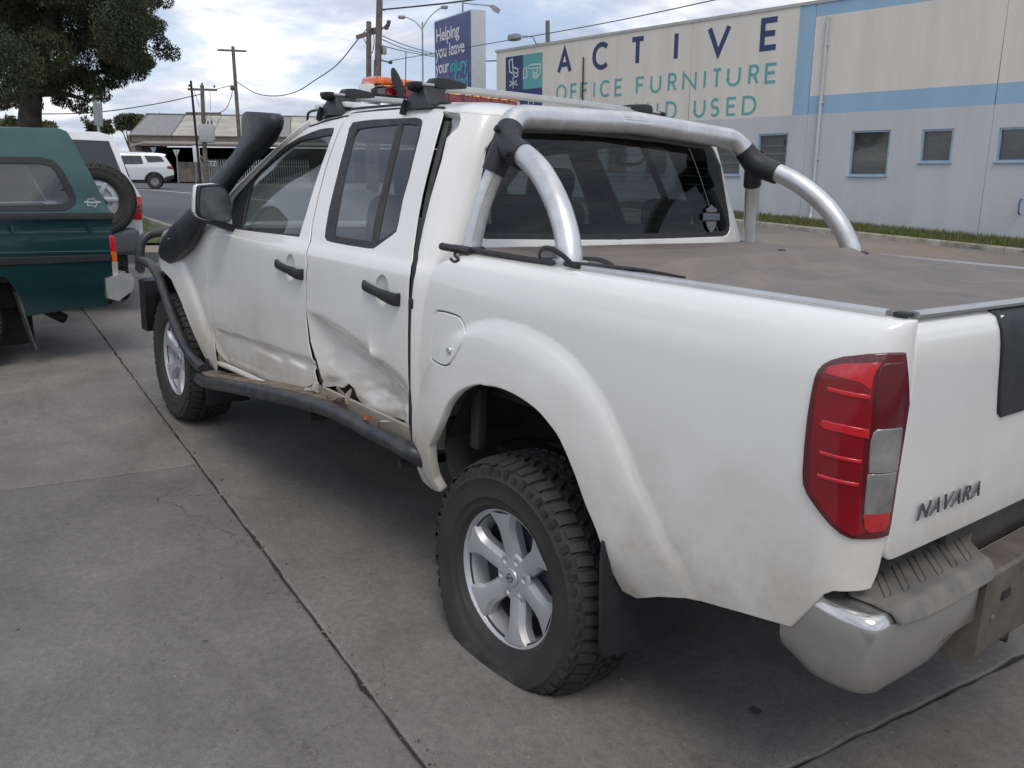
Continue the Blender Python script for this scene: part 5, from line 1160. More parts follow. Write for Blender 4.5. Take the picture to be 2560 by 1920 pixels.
for s in (1, -1):
    obj('headlight', rbox((3.66, s*.66, .94), (.20, .22, .18), .05, 3, Matrix.Rotation(radians(-28*s), 3, 'Z')), CLEAR, ute)
    gd = [on_y(p, .955) for p in [(352, 650), (378, 661), (397, 690), (430, 790), (462, 868), (490, 905), (508, 922)]]
    pth = [(3.92, .86, .83)]+[tuple(p) for p in gd]
    pth = fillet(pth, .08, 5); pth = [(p[0], s*p[1], p[2]) for p in pth]
    obj('brush_rail', tube(pth, .027, 14), STEP, bb)
    sp = [on_y(p, y) for p, y in zip(ZC([(352, 905), (400, 935), (600, 970), (900, 1030), (1100, 1075), (1300, 1135), (1480, 1215), (1620, 1295), (1780, 1375), (1935, 1462), (2040, 1525)]), [.975, .985, .99, .985, .975, .962, .95, .94, .93, .91, .86])]
    sp = [tuple(p) if s > 0 else (p[0], -p[1], .40+.06*(i/9)) for i, p in enumerate(sp)]
    ss = empty('side_step', ute)
    obj('tube', tube(spath(sp, 4), [.030]*3+[.031]*38, 14), STEP, ss)
    inner = [(p[0]+.03, s*.862, p[2]+.030) for p in sp[:6]]; outer = [(p[0], p[1]-s*.012, p[2]+.034) for p in sp[:6]]
    vf = loft([[o_, i_, (i_[0], i_[1], i_[2]-.012), (o_[0], o_[1], o_[2]-.012)] for o_, i_ in zip(outer, inner)])
    obj('tread_plate', vf, MUD, ss, angle=30)
    for xx in (1.95, 1.35, .62): obj('bracket', tube([(xx, s*.91, .47 if s > 0 else .40), (xx-.03, s*.80, .47), (xx-.05, s*.55, .50)], .018, 6), DARK, ss)
# torn sill metal, plastic and debris under the crumpled door
TORN = pm('torn_paint', (.42, .39, .34), .5, var=.2, scale=14, back=(.20, .16, .12)); RUST = pm('rust_primer', (.30, .085, .035), .8, var=.3, scale=24)
random.seed(3)
def shard(c, sx, sz, tilt, seed, m, name):
    rr = random.Random(seed); n = 7; P0 = [(sx*cos(2*pi*i/n)*rr.uniform(.5, 1.1), sz*sin(2*pi*i/n)*rr.uniform(.5, 1.1)) for i in range(n)]
    R_ = Matrix.Rotation(tilt, 3, 'Y') @ Matrix.Rotation(rr.uniform(-.9, .9), 3, 'X') @ Matrix.Rotation(rr.uniform(-.6, .6), 3, 'Z')
    def mp(d): return lambda a, b: tuple(Vector(c)+R_@Vector((a, d+.012*sin(a*40+seed)+.008*cos(b*60), b)))
    obj(name, prism(P0, mp(0), mp(.0025)), m, ute, smooth=False)
for i, (px, sx, sz, m, nm, y) in enumerate([((1185, 985), .05, .010, TORN, 'torn_metal', .925), ((1222, 968), .018, .028, TORN, 'torn_metal', .92), ((1415, 985), .016, .045, TORN, 'torn_metal', .912), ((1240, 1030), .05, .014, MUD, 'dirt_clod', .93), ((1465, 1050), .014, .045, TORN, 'torn_metal', .912),
      ((1300, 1050), .03, .007, RUST, 'rusted_fragment', .93), ((1440, 1110), .05, .006, RUST, 'rusted_fragment', .928), ((1340, 1080), .06, .012, MUD, 'dirt_clod', .93), ((1640, 1212), .03, .007, RUST, 'rusted_fragment', .925), ((1720, 1245), .08, .006, TORN, 'torn_metal', .912), ((1590, 1192), .07, .005, RUST, 'rusted_fragment', .925)]):
    shard(tuple(on_y(ZC([px])[0], y)), sx, sz, .3, i+5, m, nm)
obj('sill_tear', rbox((1.10, .82, .62), (.42, .03, .16), .02), DARK, ute)

# ================================================================== BACKGROUND THINGS
def projW(X):
    q = (np.atleast_2d(X)-CW)@MW.T; return np.stack([1280+FPX*q[:, 0]/q[:, 2], 960-FPX*q[:, 1]/q[:, 2]], 1)
def traceW(S, pts, g):
    global projL
    keep = projL; projL = projW; TRST[0] = 3.; TRST[1] = 60
    try: return trace(S, pts, g)
    finally: projL = keep; TRST[0] = .15; TRST[1] = 14
def M4(e, n, o):      # frame: x = e (along), y = -n (into the thing), z = up
    m = Matrix.Identity(4)
    for i in range(3): m[i][0] = e[i]; m[i][1] = -n[i]; m[i][2] = (0, 0, 1)[i]; m[i][3] = o[i]
    return m
def local_tracer(M):
    Mi = np.array(M)
    def S_of(f):
        return lambda u, v: (np.concatenate([f(np.asarray(u, float), np.asarray(v, float)), np.ones((np.size(u), 1))], 1)@Mi.T)[:, :3]
    return lambda f, pts, g: traceW(S_of(f), pts, g)
ZE5 = lambda q: [(x/2.439, 280+y/2.439) for x, y in q]

# ---- green ute with a canopy
ang = radians(-84.4); e_ = np.array([cos(ang), sin(ang), 0]); n_ = np.array([-cos(ang+pi/2), -sin(ang+pi/2), 0])
if n_[0] > 0: n_ = -n_
q0 = gp((22, 922)); Mg = M4(e_, n_, q0)
flip = Mg.to_3x3().determinant() < 0
gu = empty('canopy_ute', M=Mg)
tag(gu, 'dark teal utility truck with fibreglass canopy parked ahead of the white truck', 'utility truck')
TEALP = pm('teal_paint', (.010, .050, .054), .24, .25, var=.12, scale=3, coat=.8, back=(.02, .02, .02)); CANP = pm('canopy_teal', (.038, .105, .105), .42, var=.08, scale=5, back=(.03, .03, .03), coat=.2)
tr_ = local_tracer(Mg)
GPR = pchip([.3, .45, .6, .75, .9, 1.0, 1.08, 1.14, 1.2, 1.3, 1.6, 1.75, 1.82, 1.86], [.045, .018, .004, 0, .002, .008, .004, .018, .03, .035, .10, .145, .19, .26])
def gs_(u, v): return np.stack([u, GPR(v), v], -1)
out_ = (0, -1, 0)
can = tr_(gs_, ZE5([(-300, 640), (690, 640), (600, 475), (520, 325), (430, 155), (405, 118), (370, 104), (330, 98), (-300, 96)]), (.5, 1.2))
cw = tr_(gs_, ZE5([(-320, 278), (250, 280), (330, 303), (375, 355), (430, 455), (458, 520), (455, 555), (430, 582), (380, 598), (-320, 604)]), (.2, 1.7))
cwi = inset(cw, .04)
panel('canopy_side', gs_, can, CANP, gu, [cw], res=.06, depth=.02, rnd=.004, out=out_)
panel('canopy_window_frame', gs_, inset(cw, -.003), RUB, gu, [cwi], res=.06, depth=.012, rnd=.004, off=.006, out=out_)
panel('canopy_window', gs_, inset(cwi, -.004), glass('canopy_glass', (.32, .35, .36), haze=.10, refl=1.3), gu, res=.3, depth=0, off=-.002, out=out_)
tubg = tr_(gs_, ZE5([(-300, 655), (684, 650), (690, 700), (668, 745), (690, 1030), (668, 1100), (655, 1185), (480, 1193), (330, 1218), (165, 1245), (140, 1170), (100, 1080), (40, 1010), (-60, 985), (-200, 1030), (-300, 1150)]), (.5, 1.15))
panel('tub_side', gs_, tubg, TEALP, gu, res=.035, depth=.03, rnd=.004, out=out_)
tb_ = tr_(gs_, ZE5([(-300, 622), (690, 618), (692, 652), (-300, 658)]), (.5, 1.2)); panel('canopy_seal', gs_, tb_, BLK, gu, res=.08, depth=.02, off=.012, out=out_)
for k_, (ya, yb_, yc, yd) in enumerate(((888, 868, 900, 928), )):
    ml = tr_(gs_, ZE5([(-300, 900), (300, 884), (676, 872), (682, 903), (300, 921), (-300, 940)]), (.5, .95)); panel('rub_strip', gs_, ml, BLK, gu, res=.06, depth=.012, rnd=.005, off=.012, out=out_)
for (a, b, c, d) in (((-300, 740), (668, 728), (668, 740), (-300, 752)), ((-300, 865), (668, 848), (668, 858), (-300, 876))):
    fo = tr_(gs_, ZE5([a, b, c, d]), (.4, 1.05)); panel('pressed_rib', gs_, fo, TEALP, gu, res=.05, depth=.006, rnd=.005, off=.006, out=out_)
for hx in (65, 540):
    h0 = tr_(gs_, ZE5([(hx, 690), (hx+5, 735)]), (.3, 1.1)); obj('rope_hook', loft([[(h0[0][0]+a*k, -.012-b, z) for a, b in ((-.02, 0), (.02, 0), (.014, .02), (-.014, .02))] for z, k in ((h0[0][1], 1), (h0[1][1], .5))]), TEALP, gu)
tl_ = tr_(gs_, ZE5([(668, 756), (700, 756), (716, 912), (685, 914)]), (.75, 1.0))
def tlp(pts, m, nm): panel(nm, gs_, tr_(gs_, ZE5(pts), (.75, 1.0)), m, gu, res=.04, depth=.05, rnd=.004, off=.004, out=out_)
tlp([(668, 756), (692, 756), (706, 850), (678, 852)], REDB, 'tail_lamp'); tlp([(678, 853), (706, 851), (714, 912), (684, 914)], pm('orange_lens', (.70, .16, .02), .2, coat=.8), 'indicator_lamp'); tlp([(685, 915), (714, 913), (720, 1000), (720, 1035), (696, 1038)], pm('white_lens', (.5, .48, .46), .2, coat=.8, var=.2, scale=30), 'reverse_lamp')
uend_ = tl_[1][0]+.0
def gbox(nm, x0, x1, y0_, y1_, z0, z1, m, b=.01): return obj(nm, rbox(((x0+x1)/2, (y0_+y1_)/2, (z0+z1)/2), (abs(x1-x0), abs(y1_-y0_), abs(z1-z0)), b), m, gu)
gbox('tailgate', uend_-.03, uend_-.001, .05, 1.60, .62, 1.13, TEALP)
WD = 1.62
panel('canopy_roof', lambda u, v: np.stack([u, v, can[7][1]-.006+.03*np.sin(np.clip((v-.19)/(WD-.38), 0, 1)*pi)], -1), [(-1.2, .20), (can[7][0], .20), (can[6][0], WD/2), (can[7][0], WD-.20), (-1.2, WD-.20)], CANP, gu, res=.2, depth=.02, out=(0, 0, 1))
bx_ = tr_(gs_, ZE5([(725, 1060), (820, 1075), (700, 1222), (825, 1165)]), (.9, .6))
bq = [p[0] for p in bx_]
obj('rear_bumper', loft([[(x, y, z) for x, z in ((bq[0]-.10, .60), (bq[0]+.02, .635), (bq[1]-.02, .62), (bq[1], .58), (bq[1]-.02, .50), (bq[2]+.02, .42), (bq[2]-.06, .45))] for y in (-.02, .03, .8, 1.55, 1.62)]), pm('bright_chrome', (.66, .66, .66), .25, .55, var=.05), gu, angle=30)
gbox('bumper_tread', bq[0]-.02, bq[1]-.05, .02, 1.5, .628, .642, PAD, .004)
obj('exhaust', tube([tuple(gs_(np.array([a]), np.array([b]))[0]+np.array([0, .25, 0])) for a, b in tr_(gs_, ZE5([(330, 1222), (460, 1285)]), (.4, .4))], .04, 10), DARK, gu)
fl2 = tr_(gs_, ZE5([(110, 1100), (150, 1240), (180, 1350), (212, 1450)]), (.2, .5))
obj('mud_flap', loft([[(a-.006, .02, b), (a+.006, .02, b), (a+.006, .12, b), (a-.006, .12, b)] for a, b in fl2]), pm('flap_grey', (.10, .10, .10), .6, var=.2), gu)
gbox('underbody', -1.4, bq[0]-.12, .25, 1.40, .40, .60, DARK, .03); gbox('tow_frame', bq[0]-.35, bq[0]-.02, .12, 1.5, .38, .46, DARK)
gbox('tub_floor', -1.4, uend_-.04, .06, 1.56, .62, 1.10, DARK)
obj('right_side', ([(-1.4, WD, .5), (uend_-.02, WD, .5), (uend_-.02, WD, 1.14), (-1.4, WD, 1.14)], [(0, 1, 2, 3)]), TEALP, gu, smooth=False)
obj('canopy_right', ([(-1.2, WD, 1.15), (can[1][0], WD, 1.15), (can[7][0], WD-.2, can[7][1]), (-1.2, WD-.2, can[7][1])], [(0, 1, 2, 3)]), CANP, gu, smooth=False)
obj('canopy_back', ([(can[1][0]-.01, .04, 1.16), (can[1][0]-.01, WD-.04, 1.16), (can[7][0], WD-.2, can[7][1]), (can[7][0], .2, can[7][1])], [(0, 1, 2, 3)]), CANP, gu, smooth=False)
obj('arch_liner', loft([[(p[0], y, p[1]) for p in tubg[9:16]] for y in (.03, .35)], closed=False), DARK, gu)
obj('arch_back', rbox((-.35, .40, .55), (1.3, .04, .9), .01), DARK, gu)
for yy in (.13, 1.45):
    wv = [(x, y*.85, z) for x, y, z in TYV[0]]; w_ = empty('wheel', gu); w_.location = (-.32, yy, .345); w_.scale = (.9, .9, .9)
    obj('tyre', (wv, TYV[1]), TYRE, w_, angle=50); obj('rim', revolve([(0, -.06), (.10, -.07), (.20, -.06), (.215, -.09), (.23, -.095)], 32), ALLOY, w_)
cabm = loft([[(-1.22-.0, y, .5), (-1.22, y, 1.15), (-1.35, y+(0.12 if y < .8 else -.12), 1.62), (-2.6, y+(0.12 if y < .8 else -.12), 1.60), (-3.3, y, 1.1), (-4.3, y, .95), (-4.35, y, .5)] for y in (.02, WD-.02)]); obj('cab_body', cabm, TEALP, gu, angle=25)
# canopy maker's sticker: a small outlined map with a swoosh
stk = tr_(gs_, ZE5([(530, 550), (535, 535), (550, 528), (560, 533), (572, 525), (580, 540), (592, 545), (590, 565), (578, 580), (566, 570), (550, 568), (535, 572)]), (.6, 1.3))
g = G()
v_, f_ = ribbon(stk+[stk[0]], .007); g.add(([(a, float(GPR(b))-.0035, b) for a, b in v_], f_))
sw_ = tr_(gs_, ZE5([(512, 548), (560, 552), (612, 548)]), (.6, 1.3)); v_, f_ = ribbon(sw_, .014); g.add(([(a, float(GPR(b))-.0045, b) for a, b in v_], f_))
obj('sticker', g.vf, pm('sticker_silver', (.38, .42, .42), .4), gu, smooth=False)

# ---- white four-wheel drive behind it, spare wheel on its tail
az = radians(-20); en = np.array([sin(radians(-11)), -cos(radians(-11)), 0]); nn_ = np.array([-cos(radians(-11)), -sin(radians(-11)), 0])
pc_ = far((352, 640), 9.6); base = np.array([pc_[0], pc_[1], float(gz(pc_[0], pc_[1]))]); Mp = M4(en, nn_, base)
pat = empty('four_wheel_drive', M=Mp); tag(pat, 'white four-wheel drive with spare wheel on its tail beside the teal canopy', 'four-wheel drive')
tp_ = local_tracer(Mp)
PPR = pchip([.3, .6, 1.0, 1.25, 1.45, 1.7, 1.9, 2.0, 2.06], [.0, .0, .0, .01, .05, .14, .22, .29, .40])
def ps_(u, v): return np.stack([u, PPR(v), v], -1)
WP = pm('white_vehicle', (.74, .75, .76), .28, var=.02, coat=.5, back=(.04, .04, .04))
XR_ = 0.0; XL = -1.86
edge = tp_(ps_, ZE5([(860, 640), (858, 520), (835, 480), (810, 440), (775, 385), (735, 270), (700, 180), (680, 155), (650, 137), (600, 122)]), (0, 1.2))
cx_ = -.93
bo = edge+[(2*cx_-a, b) for a, b in edge[::-1]]
bo = [(edge[0][0], .62)]+bo+[(2*cx_-edge[0][0], .62)]
rwn = tp_(ps_, ZE5([(665, 175), (700, 260), (735, 350), (764, 410), (730, 418)]), (-.3, 1.7))
rwin = rwn+[(-.75, rwn[-1][1]-.01), (-1.6, rwn[-1][1]), (2*cx_-rwn[0][0], rwn[0][1]), (-.9, rwn[0][1]+.02)]
panel('rear_body', ps_, bo, WP, pat, [rwin], res=.07, depth=.03, rnd=.004, out=(0, -1, 0))
panel('rear_window', ps_, inset(rwin, -.01), pm('suv_glass', (.02, .022, .025), .06, var=.1, coat=1.), pat, res=.15, depth=0, off=-.01, out=(0, -1, 0))
e0 = edge[0][0]
sidep = [(.30, .55), (.30, 1.25), (.52, 1.75), (.62, 1.93), (4.0, 1.93), (4.6, 1.3), (5.0, 1.2), (5.0, .5)]
prof_ = [(0, y, z) for y, z in sidep]
for x0 in (e0-.012, 2*cx_-e0+.012):
    s_ = 1 if x0 > cx_ else -1
    rows = []
    for z in np.linspace(.5, edge[-1][1]-.05, 12):
        k_ = 0 if z < 1.15 else (z-1.15)**1.2*.30
        rows.append([(x0-s_*k_, float(PPR(z))+.02+t*(4.7-max(0, z-1.1)*.9), z) for t in np.linspace(0, 1, 8)])
    obj('side', loft(rows, closed=False), WP, pat)
rf = [[(cx_+(x-cx_)*k_, y, edge[-1][1]-.012-.05*((x-cx_)/.72)**4) for x in np.linspace(cx_-.72, cx_+.72, 9)] for y, k_ in ((float(PPR(edge[-1][1]))-.01, .97), (.6, 1), (2., 1), (3.6, .95))]
obj('roof', loft(rf, closed=False), WP, pat)
def prect(pts, m, nm, off=.012, depth=.03): return panel(nm, ps_, tp_(ps_, ZE5(pts), (-.1, 1.1)), m, pat, res=.06, depth=depth, rnd=.005, off=off, out=(0, -1, 0))
prect([(802, 516), (858, 520), (862, 566), (805, 564)], REDB, 'tail_lamp'); prect([(805, 567), (862, 569), (864, 612), (806, 610)], RED, 'tail_lamp'); prect([(806, 613), (864, 615), (862, 655), (808, 652)], REDB, 'tail_lamp')
prect([(738, 436), (785, 440), (800, 470), (800, 512), (760, 500)], BLK, 'corner_panel', .006)
obj('rear_bumper', rbox((cx_, -.05, .74), (1.86, .30, .26), .05, 3), pm('bumper_grey', (.085, .09, .10), .55, var=.1), pat)
prect([(722, 768), (800, 772), (800, 808), (724, 806)], pm('bumper_reflector', (.22, .01, .015), .25, coat=.7), 'reflector', .17)
obj('tow_plate', rbox((cx_+.55, -.02, .56), (.5, .2, .14), .02), DARK, pat)
sw0 = tp_(ps_, ZE5([(590, 532)]), (-.5, 1.2))[0]
spare = empty('spare_wheel', pat); spare.location = (sw0[0], -.12, sw0[1]); spare.rotation_euler = (0, 0, pi); spare.scale = (.93, .8, .93)
obj('tyre', ([(x, y*.95, z) for x, y, z in TYV[0]], TYV[1]), TYRE, spare, angle=50); obj('rim', revolve([(0, .07), (.06, .08), (.07, .03), (.13, .03), (.15, .06), (.2, .05), (.215, .09), (.23, .10)], 36), ALLOY, spare)
for t in range(6): obj('spoke', rbox((.12*cos(t*pi/3), .06, .12*sin(t*pi/3)), (.17, .03, .05), .012, 2, Matrix.Rotation(-t*pi/3, 3, 'Y')), ALLOY, spare)
for x in (-.22, 2*cx_+.22):
    for y in (1.1, 3.9):
        w_ = empty('wheel', pat); w_.location = (x, y, .385); w_.rotation_euler = (0, 0, pi/2); obj('tyre', TYV, TYRE, w_, angle=50)
obj('floor', rbox((cx_, 2.4, .60), (1.6, 4.4, .2), .05), DARK, pat)

# ---- pale four-wheel drive on the road
pq = gp((388, 467)); dist = 45.5; pq = far((388, 467), dist); pq[2] = float(gz(pq[0], pq[1])); va_ = math.atan2(pq[1]-CW[1], pq[0]-CW[0])
es = np.array([cos(va_-pi/2-.04), sin(va_-pi/2-.04), 0]); ns = np.array([-cos(va_-.04), -sin(va_-.04), 0]); Ms = M4(es, ns, pq)
suv = empty('road_car', M=Ms); tag(suv, 'silver-white station wagon crossing on the road before the open shed', 'car')
SILV = pm('silver_white', (.66, .68, .71), .25, .1, var=.03, coat=.6, back=(.03, .03, .03))
# x: 0 at the rear axle, + to the rear; length 4.6
top_ = [(.80, .50), (.88, .66), (.90, .82), (.86, 1.00), (.78, 1.16), (.62, 1.42), (.54, 1.56), (.60, 1.62), (.42, 1.665), (0, 1.70), (-.6, 1.725), (-1.2, 1.72), (-1.6, 1.68), (-1.95, 1.58), (-2.45, 1.22), (-2.75, 1.12), (-3.4, 1.02), (-3.62, .85), (-3.62, .5)]
low_ = [(-3.3, .40)]+[(-2.74+.40*cos(t), .36+.40*sin(t)) for t in np.linspace(pi, 0, 9)]+[(-2.2, .32), (-.45, .32)]+[(.40*cos(t), .36+.40*sin(t)) for t in np.linspace(pi, 0, 9)]+[(.6, .42)]
SPR = pchip([.3, .5, .8, 1.0, 1.12, 1.4, 1.7, 1.75], [.05, .01, 0, .01, .04, .13, .26, .32])
def sv(u, v): return np.stack([u, SPR(v), v], -1)
w1_ = [(-1.92, 1.14), (-.52, 1.16), (-.42, 1.20), (-.52, 1.57), (-1.5, 1.58), (-1.75, 1.50)]; w2_ = [(-.22, 1.24), (.40, 1.27), (.54, 1.30), (.40, 1.50), (.28, 1.55), (-.38, 1.58)]
vv, ff, nn = panel('body_side', sv, top_+low_, SILV, suv, [w1_, w2_], res=.09, depth=.03, out=(0, -1, 0), make=False)
obj('body_side', (vv, ff), SILV, suv, normals=nn)
mid = .93
obj('body_side', ([(p[0], 2*mid-p[1], p[2]) for p in vv], [tuple(reversed(q)) for q in ff]), SILV, suv, normals=[(q[0], -q[1], q[2]) for q in nn])
DG = pm('suv_side_glass', (.03, .034, .038), .06, var=.1, coat=1.)
for w_ in (w1_, w2_): panel('window', sv, inset(w_, -.01), DG, suv, res=.2, depth=0, off=-.01, out=(0, -1, 0))
obj('centre_post', tube([(-.93, -.0+float(SPR(1.15))-.003, 1.14), (-.97, float(SPR(1.57))-.003, 1.58)], .035, 5, flat=(.2, 1)), BLK, suv)
obj('roof_skin', loft([[(x, y, z) for x, z in top_] for y in (.01, .05, .3, mid, 2*mid-.3, 2*mid-.05, 2*mid-.01)][:0] or [[(x, float(SPR(z))+.002+(2*mid-2*float(SPR(z))-.004)*t, z+.035*sin(pi*t)*(1 if z > 1.5 else 0)) for x, z in top_] for t in (0, .15, .5, .85, 1)], closed=False), SILV, suv)
cl = [(.885, .46), (.905, .62), (.60, .66), (.46, .60)]; panel('sill_trim', sv, [(-2.25, .30), (-.46, .30), (-.44, .44), (-2.28, .44)], BLK, suv, res=.2, off=.01, out=(0, -1, 0))
panel('rear_apron', sv, [(.44, .40), (.80, .44), (.90, .55), (.90, .66), (.62, .60), (.47, .55)], BLK, suv, res=.1, off=.012, out=(0, -1, 0)); panel('tail_lamp', sv, [(.60, .98), (.88, .93), (.84, 1.07), (.66, 1.10)], RED, suv, res=.1, off=.012, out=(0, -1, 0))
for x in (0, -2.74):
    t_ = [(x+.46*cos(a), .36+.46*sin(a)) for a in np.linspace(0, pi, 12)]+[(x+.40*cos(a), .36+.40*sin(a)) for a in np.linspace(pi, 0, 12)]
    panel('arch_trim', sv, t_, BLK, suv, res=.1, depth=.04, off=.012, out=(0, -1, 0))
    for y in (.12, 1.74):
        w_ = empty('wheel', suv); w_.location = (x, y, .36); w_.rotation_euler = (0, 0, pi if y < .9 else 0); w_.scale = (.935, .9, .935)
        obj('tyre', TYV, TYRE, w_, angle=50); obj('rim', revolve([(0, .07), (.05, .08), (.06, .05), (.20, .09), (.225, .10), (.24, .09)], 32), ALLOYD, w_)
        for t in range(10): obj('spoke', rbox((.14*cos(t*pi/5), .085, .14*sin(t*pi/5)), (.17, .02, .03), .008, 1, Matrix.Rotation(-t*pi/5, 3, 'Y')), ALLOY, w_)
obj('underside', rbox((-1.35, mid, .45), (4.0, 1.5, .3), .05), DARK, suv)

# ---- open shed across the road
ZW = lambda q: [(x/3.456, y/3.456) for x, y in q]
sd_ = 74.; so_ = far((400, 452), sd_); so_[2] = .72; vaz = math.atan2(so_[1]-CW[1], so_[0]-CW[0])-.16
eh = np.array([cos(vaz-pi/2), sin(vaz-pi/2), 0]); nh = np.array([-cos(vaz), -sin(vaz), 0]); Mh = M4(eh, nh, so_)
shed = empty('open_shed', M=Mh); tag(shed, 'low brown iron shed with open dark bays across the road', 'shed')
th_ = local_tracer(Mh)
def hs(u, v): return np.stack([u, 0*u, v], -1)
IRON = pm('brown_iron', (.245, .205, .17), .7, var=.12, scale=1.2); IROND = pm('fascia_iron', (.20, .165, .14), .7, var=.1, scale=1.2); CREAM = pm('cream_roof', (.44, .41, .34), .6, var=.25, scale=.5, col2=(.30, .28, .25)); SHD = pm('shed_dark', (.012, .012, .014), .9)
c0 = th_(hs, ZW([(1120, 1165), (1120, 1560), (1165, 1262), (2130, 1170), (2130, 1235), (1340, 1250)]), (0, 2))
xl, zt2 = c0[0]; zb2 = c0[1][1]-.1; xr2 = 34.; zf = c0[4][1]
obj('left_wall', rbox((xl+.35, 6, (zb2+zf)/2), (.9, 12, zf-zb2), .01), IRON, shed)
g = G()
for i in range(9): obj('wall_sheet', rbox((xl-.02, .6+i*1.3, (zb2+zt2)/2), (.05, 1.28, zt2-zb2), .01), IRON, shed)
obj('gable_sheet', loft([[(xl-.12+dx, 0, zb2), (xl-.12+dx, 0, zt2), (xl-.12+dx, 9, zt2+2.1), (xl-.12+dx, 18, zt2), (xl-.12+dx, 18, zb2)] for dx in (0, .06)]), IRON, shed, smooth=False)
for i in range(12):
    x0 = xl+.1+i*(xr2-xl)/12; x1 = x0+(xr2-xl)/12-.03
    obj('fascia_panel', rbox(((x0+x1)/2, -.02, (zt2+zf)/2), (x1-x0, .10, zt2-zf), .01), IROND, shed)
    obj('roof_sheet', loft([[(x, -.25, zt2+.02), (x, 9, zt2+2.12), (x, 9, zt2+2.06), (x, -.25, zt2-.04)] for x in (x0-.06, x1+.085)]), CREAM if i % 3 else pm('grey_roof', (.27, .26, .25), .6, var=.2), shed, smooth=False)
obj('ridge_cap', rbox(((xl+xr2)/2, 9, zt2+2.15), (xr2-xl+.4, .5, .10), .02), GREYM, shed)
obj('back_roof', loft([[(x, 9, zt2+2.1), (x, 18, zt2), (x, 18, zt2-.05), (x, 9, zt2+2.05)] for x in (xl-.1, xr2)]), CREAM, shed, smooth=False)
aw = th_(hs, ZW([(1165, 1262), (1260, 1235), (2090, 1245)]), (2, 3))
obj('awning', loft([[(aw[0][0], -1.9, aw[0][1]), (aw[1][0], -2.0, aw[1][1]), (xr2, -2.0, aw[1][1]-.05), (xr2, 0, aw[1][1]+.12), (aw[1][0], 0, aw[1][1]+.15), (aw[0][0], 0, aw[0][1]+.12)], [(aw[0][0], -1.9, aw[0][1]-.10), (aw[1][0], -2.0, aw[1][1]-.10), (xr2, -2.0, aw[1][1]-.15), (xr2, 0, aw[1][1]), (aw[1][0], 0, aw[1][1]), (aw[0][0], 0, aw[0][1])]]), pm('awning_iron', (.38, .36, .32), .6, var=.1), shed, smooth=False)
obj('awning_beam', rbox(((aw[1][0]+xr2)/2, -1.85, aw[1][1]-.22), (xr2-aw[1][0], .10, .12), .01), pm('rust_beam', (.30, .12, .07), .7, var=.2), shed)
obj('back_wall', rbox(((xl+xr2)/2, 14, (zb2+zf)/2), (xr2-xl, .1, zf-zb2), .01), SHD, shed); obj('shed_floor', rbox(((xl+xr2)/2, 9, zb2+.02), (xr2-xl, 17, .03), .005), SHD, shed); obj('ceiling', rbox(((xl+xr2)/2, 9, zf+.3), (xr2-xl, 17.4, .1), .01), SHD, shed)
for x in np.linspace(xl+8, xr2-1, 4): obj('post', rbox((x, .1, (zb2+zf)/2), (.25, .25, zf-zb2), .02), IRON, shed)
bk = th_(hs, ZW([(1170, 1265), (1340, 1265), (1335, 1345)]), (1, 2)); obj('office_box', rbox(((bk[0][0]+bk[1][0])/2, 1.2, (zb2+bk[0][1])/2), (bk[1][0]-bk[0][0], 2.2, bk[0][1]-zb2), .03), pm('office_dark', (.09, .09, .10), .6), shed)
lw = th_(hs, ZW([(1545, 1400), (1720, 1560)]), (5, 1)); obj('low_wall', rbox(((lw[0][0]+lw[1][0])/2+.8, -.6, (zb2+lw[0][1])/2), (lw[1][0]-lw[0][0]+1.6, .15, lw[0][1]-zb2), .01), pm('timber_wall', (.19, .165, .14), .8, var=.2, scale=2), shed)
# palisade fence with a street number
fz = 62.; fo_ = far((540, 452), fz); fo_[2] = float(gz(fo_[0], fo_[1])); Mf = M4(eh, nh, fo_)
fen = empty('palisade_fence', M=Mf); tag(fen, 'grey steel palisade fence carrying the number board beside the pole', 'fence')
tf_ = local_tracer(Mf); fx = tf_(hs, ZW([(1735, 1370), (1735, 1570), (2075, 1380)]), (0, 1)); 
for i in range(46):
    x = fx[0][0]+i*.155
    obj('pale', loft([[(x+a*k, b, z) for a, b in ((-.035, 0), (.035, 0), (.035, .02), (-.035, .02))] for z, k in ((0.05, 1), (fx[0][1]-.15, 1), (fx[0][1], .1))]), GREYM, fen, smooth=False)
for z in (.4, fx[0][1]-.5): obj('rail', rbox((fx[0][0]+3.5, .03, z), (7.2, .03, .06), .005), GREYM, fen)
hr = tf_(hs, ZW([(1680, 1340), (1820, 1500)]), (-1, 1.5)); 
for dz in (0, .45): obj('stay', tube([(hr[0][0], -.2, hr[0][1]+dz), (hr[1][0], -.2, hr[1][1]+dz)], .035, 6), GREYM, fen)
nb_ = tf_(hs, ZW([(1802, 1390), (1875, 1437)]), (2, 1)); 
nbd = obj('number_board', rbox(((nb_[0][0]+nb_[1][0])/2, -.08, (nb_[0][1]+nb_[1][1])/2), (nb_[1][0]-nb_[0][0], .03, nb_[0][1]-nb_[1][1]), .004), PAPER, fen)
fm = fontmesh('571', .5, .004, offset=.012, align='CENTER'); hh = nb_[0][1]-nb_[1][1]; kx = .62*hh/max(p[1] for p in fm[0])
obj('digits', ([((nb_[0][0]+nb_[1][0])/2+x*kx*1.25, -.10-z*0.5, nb_[1][1]+.19*hh+y*kx) for x, y, z in fm[0]], fm[1]), pm('digit_blue', (.03, .06, .16), .6), nbd, smooth=False)

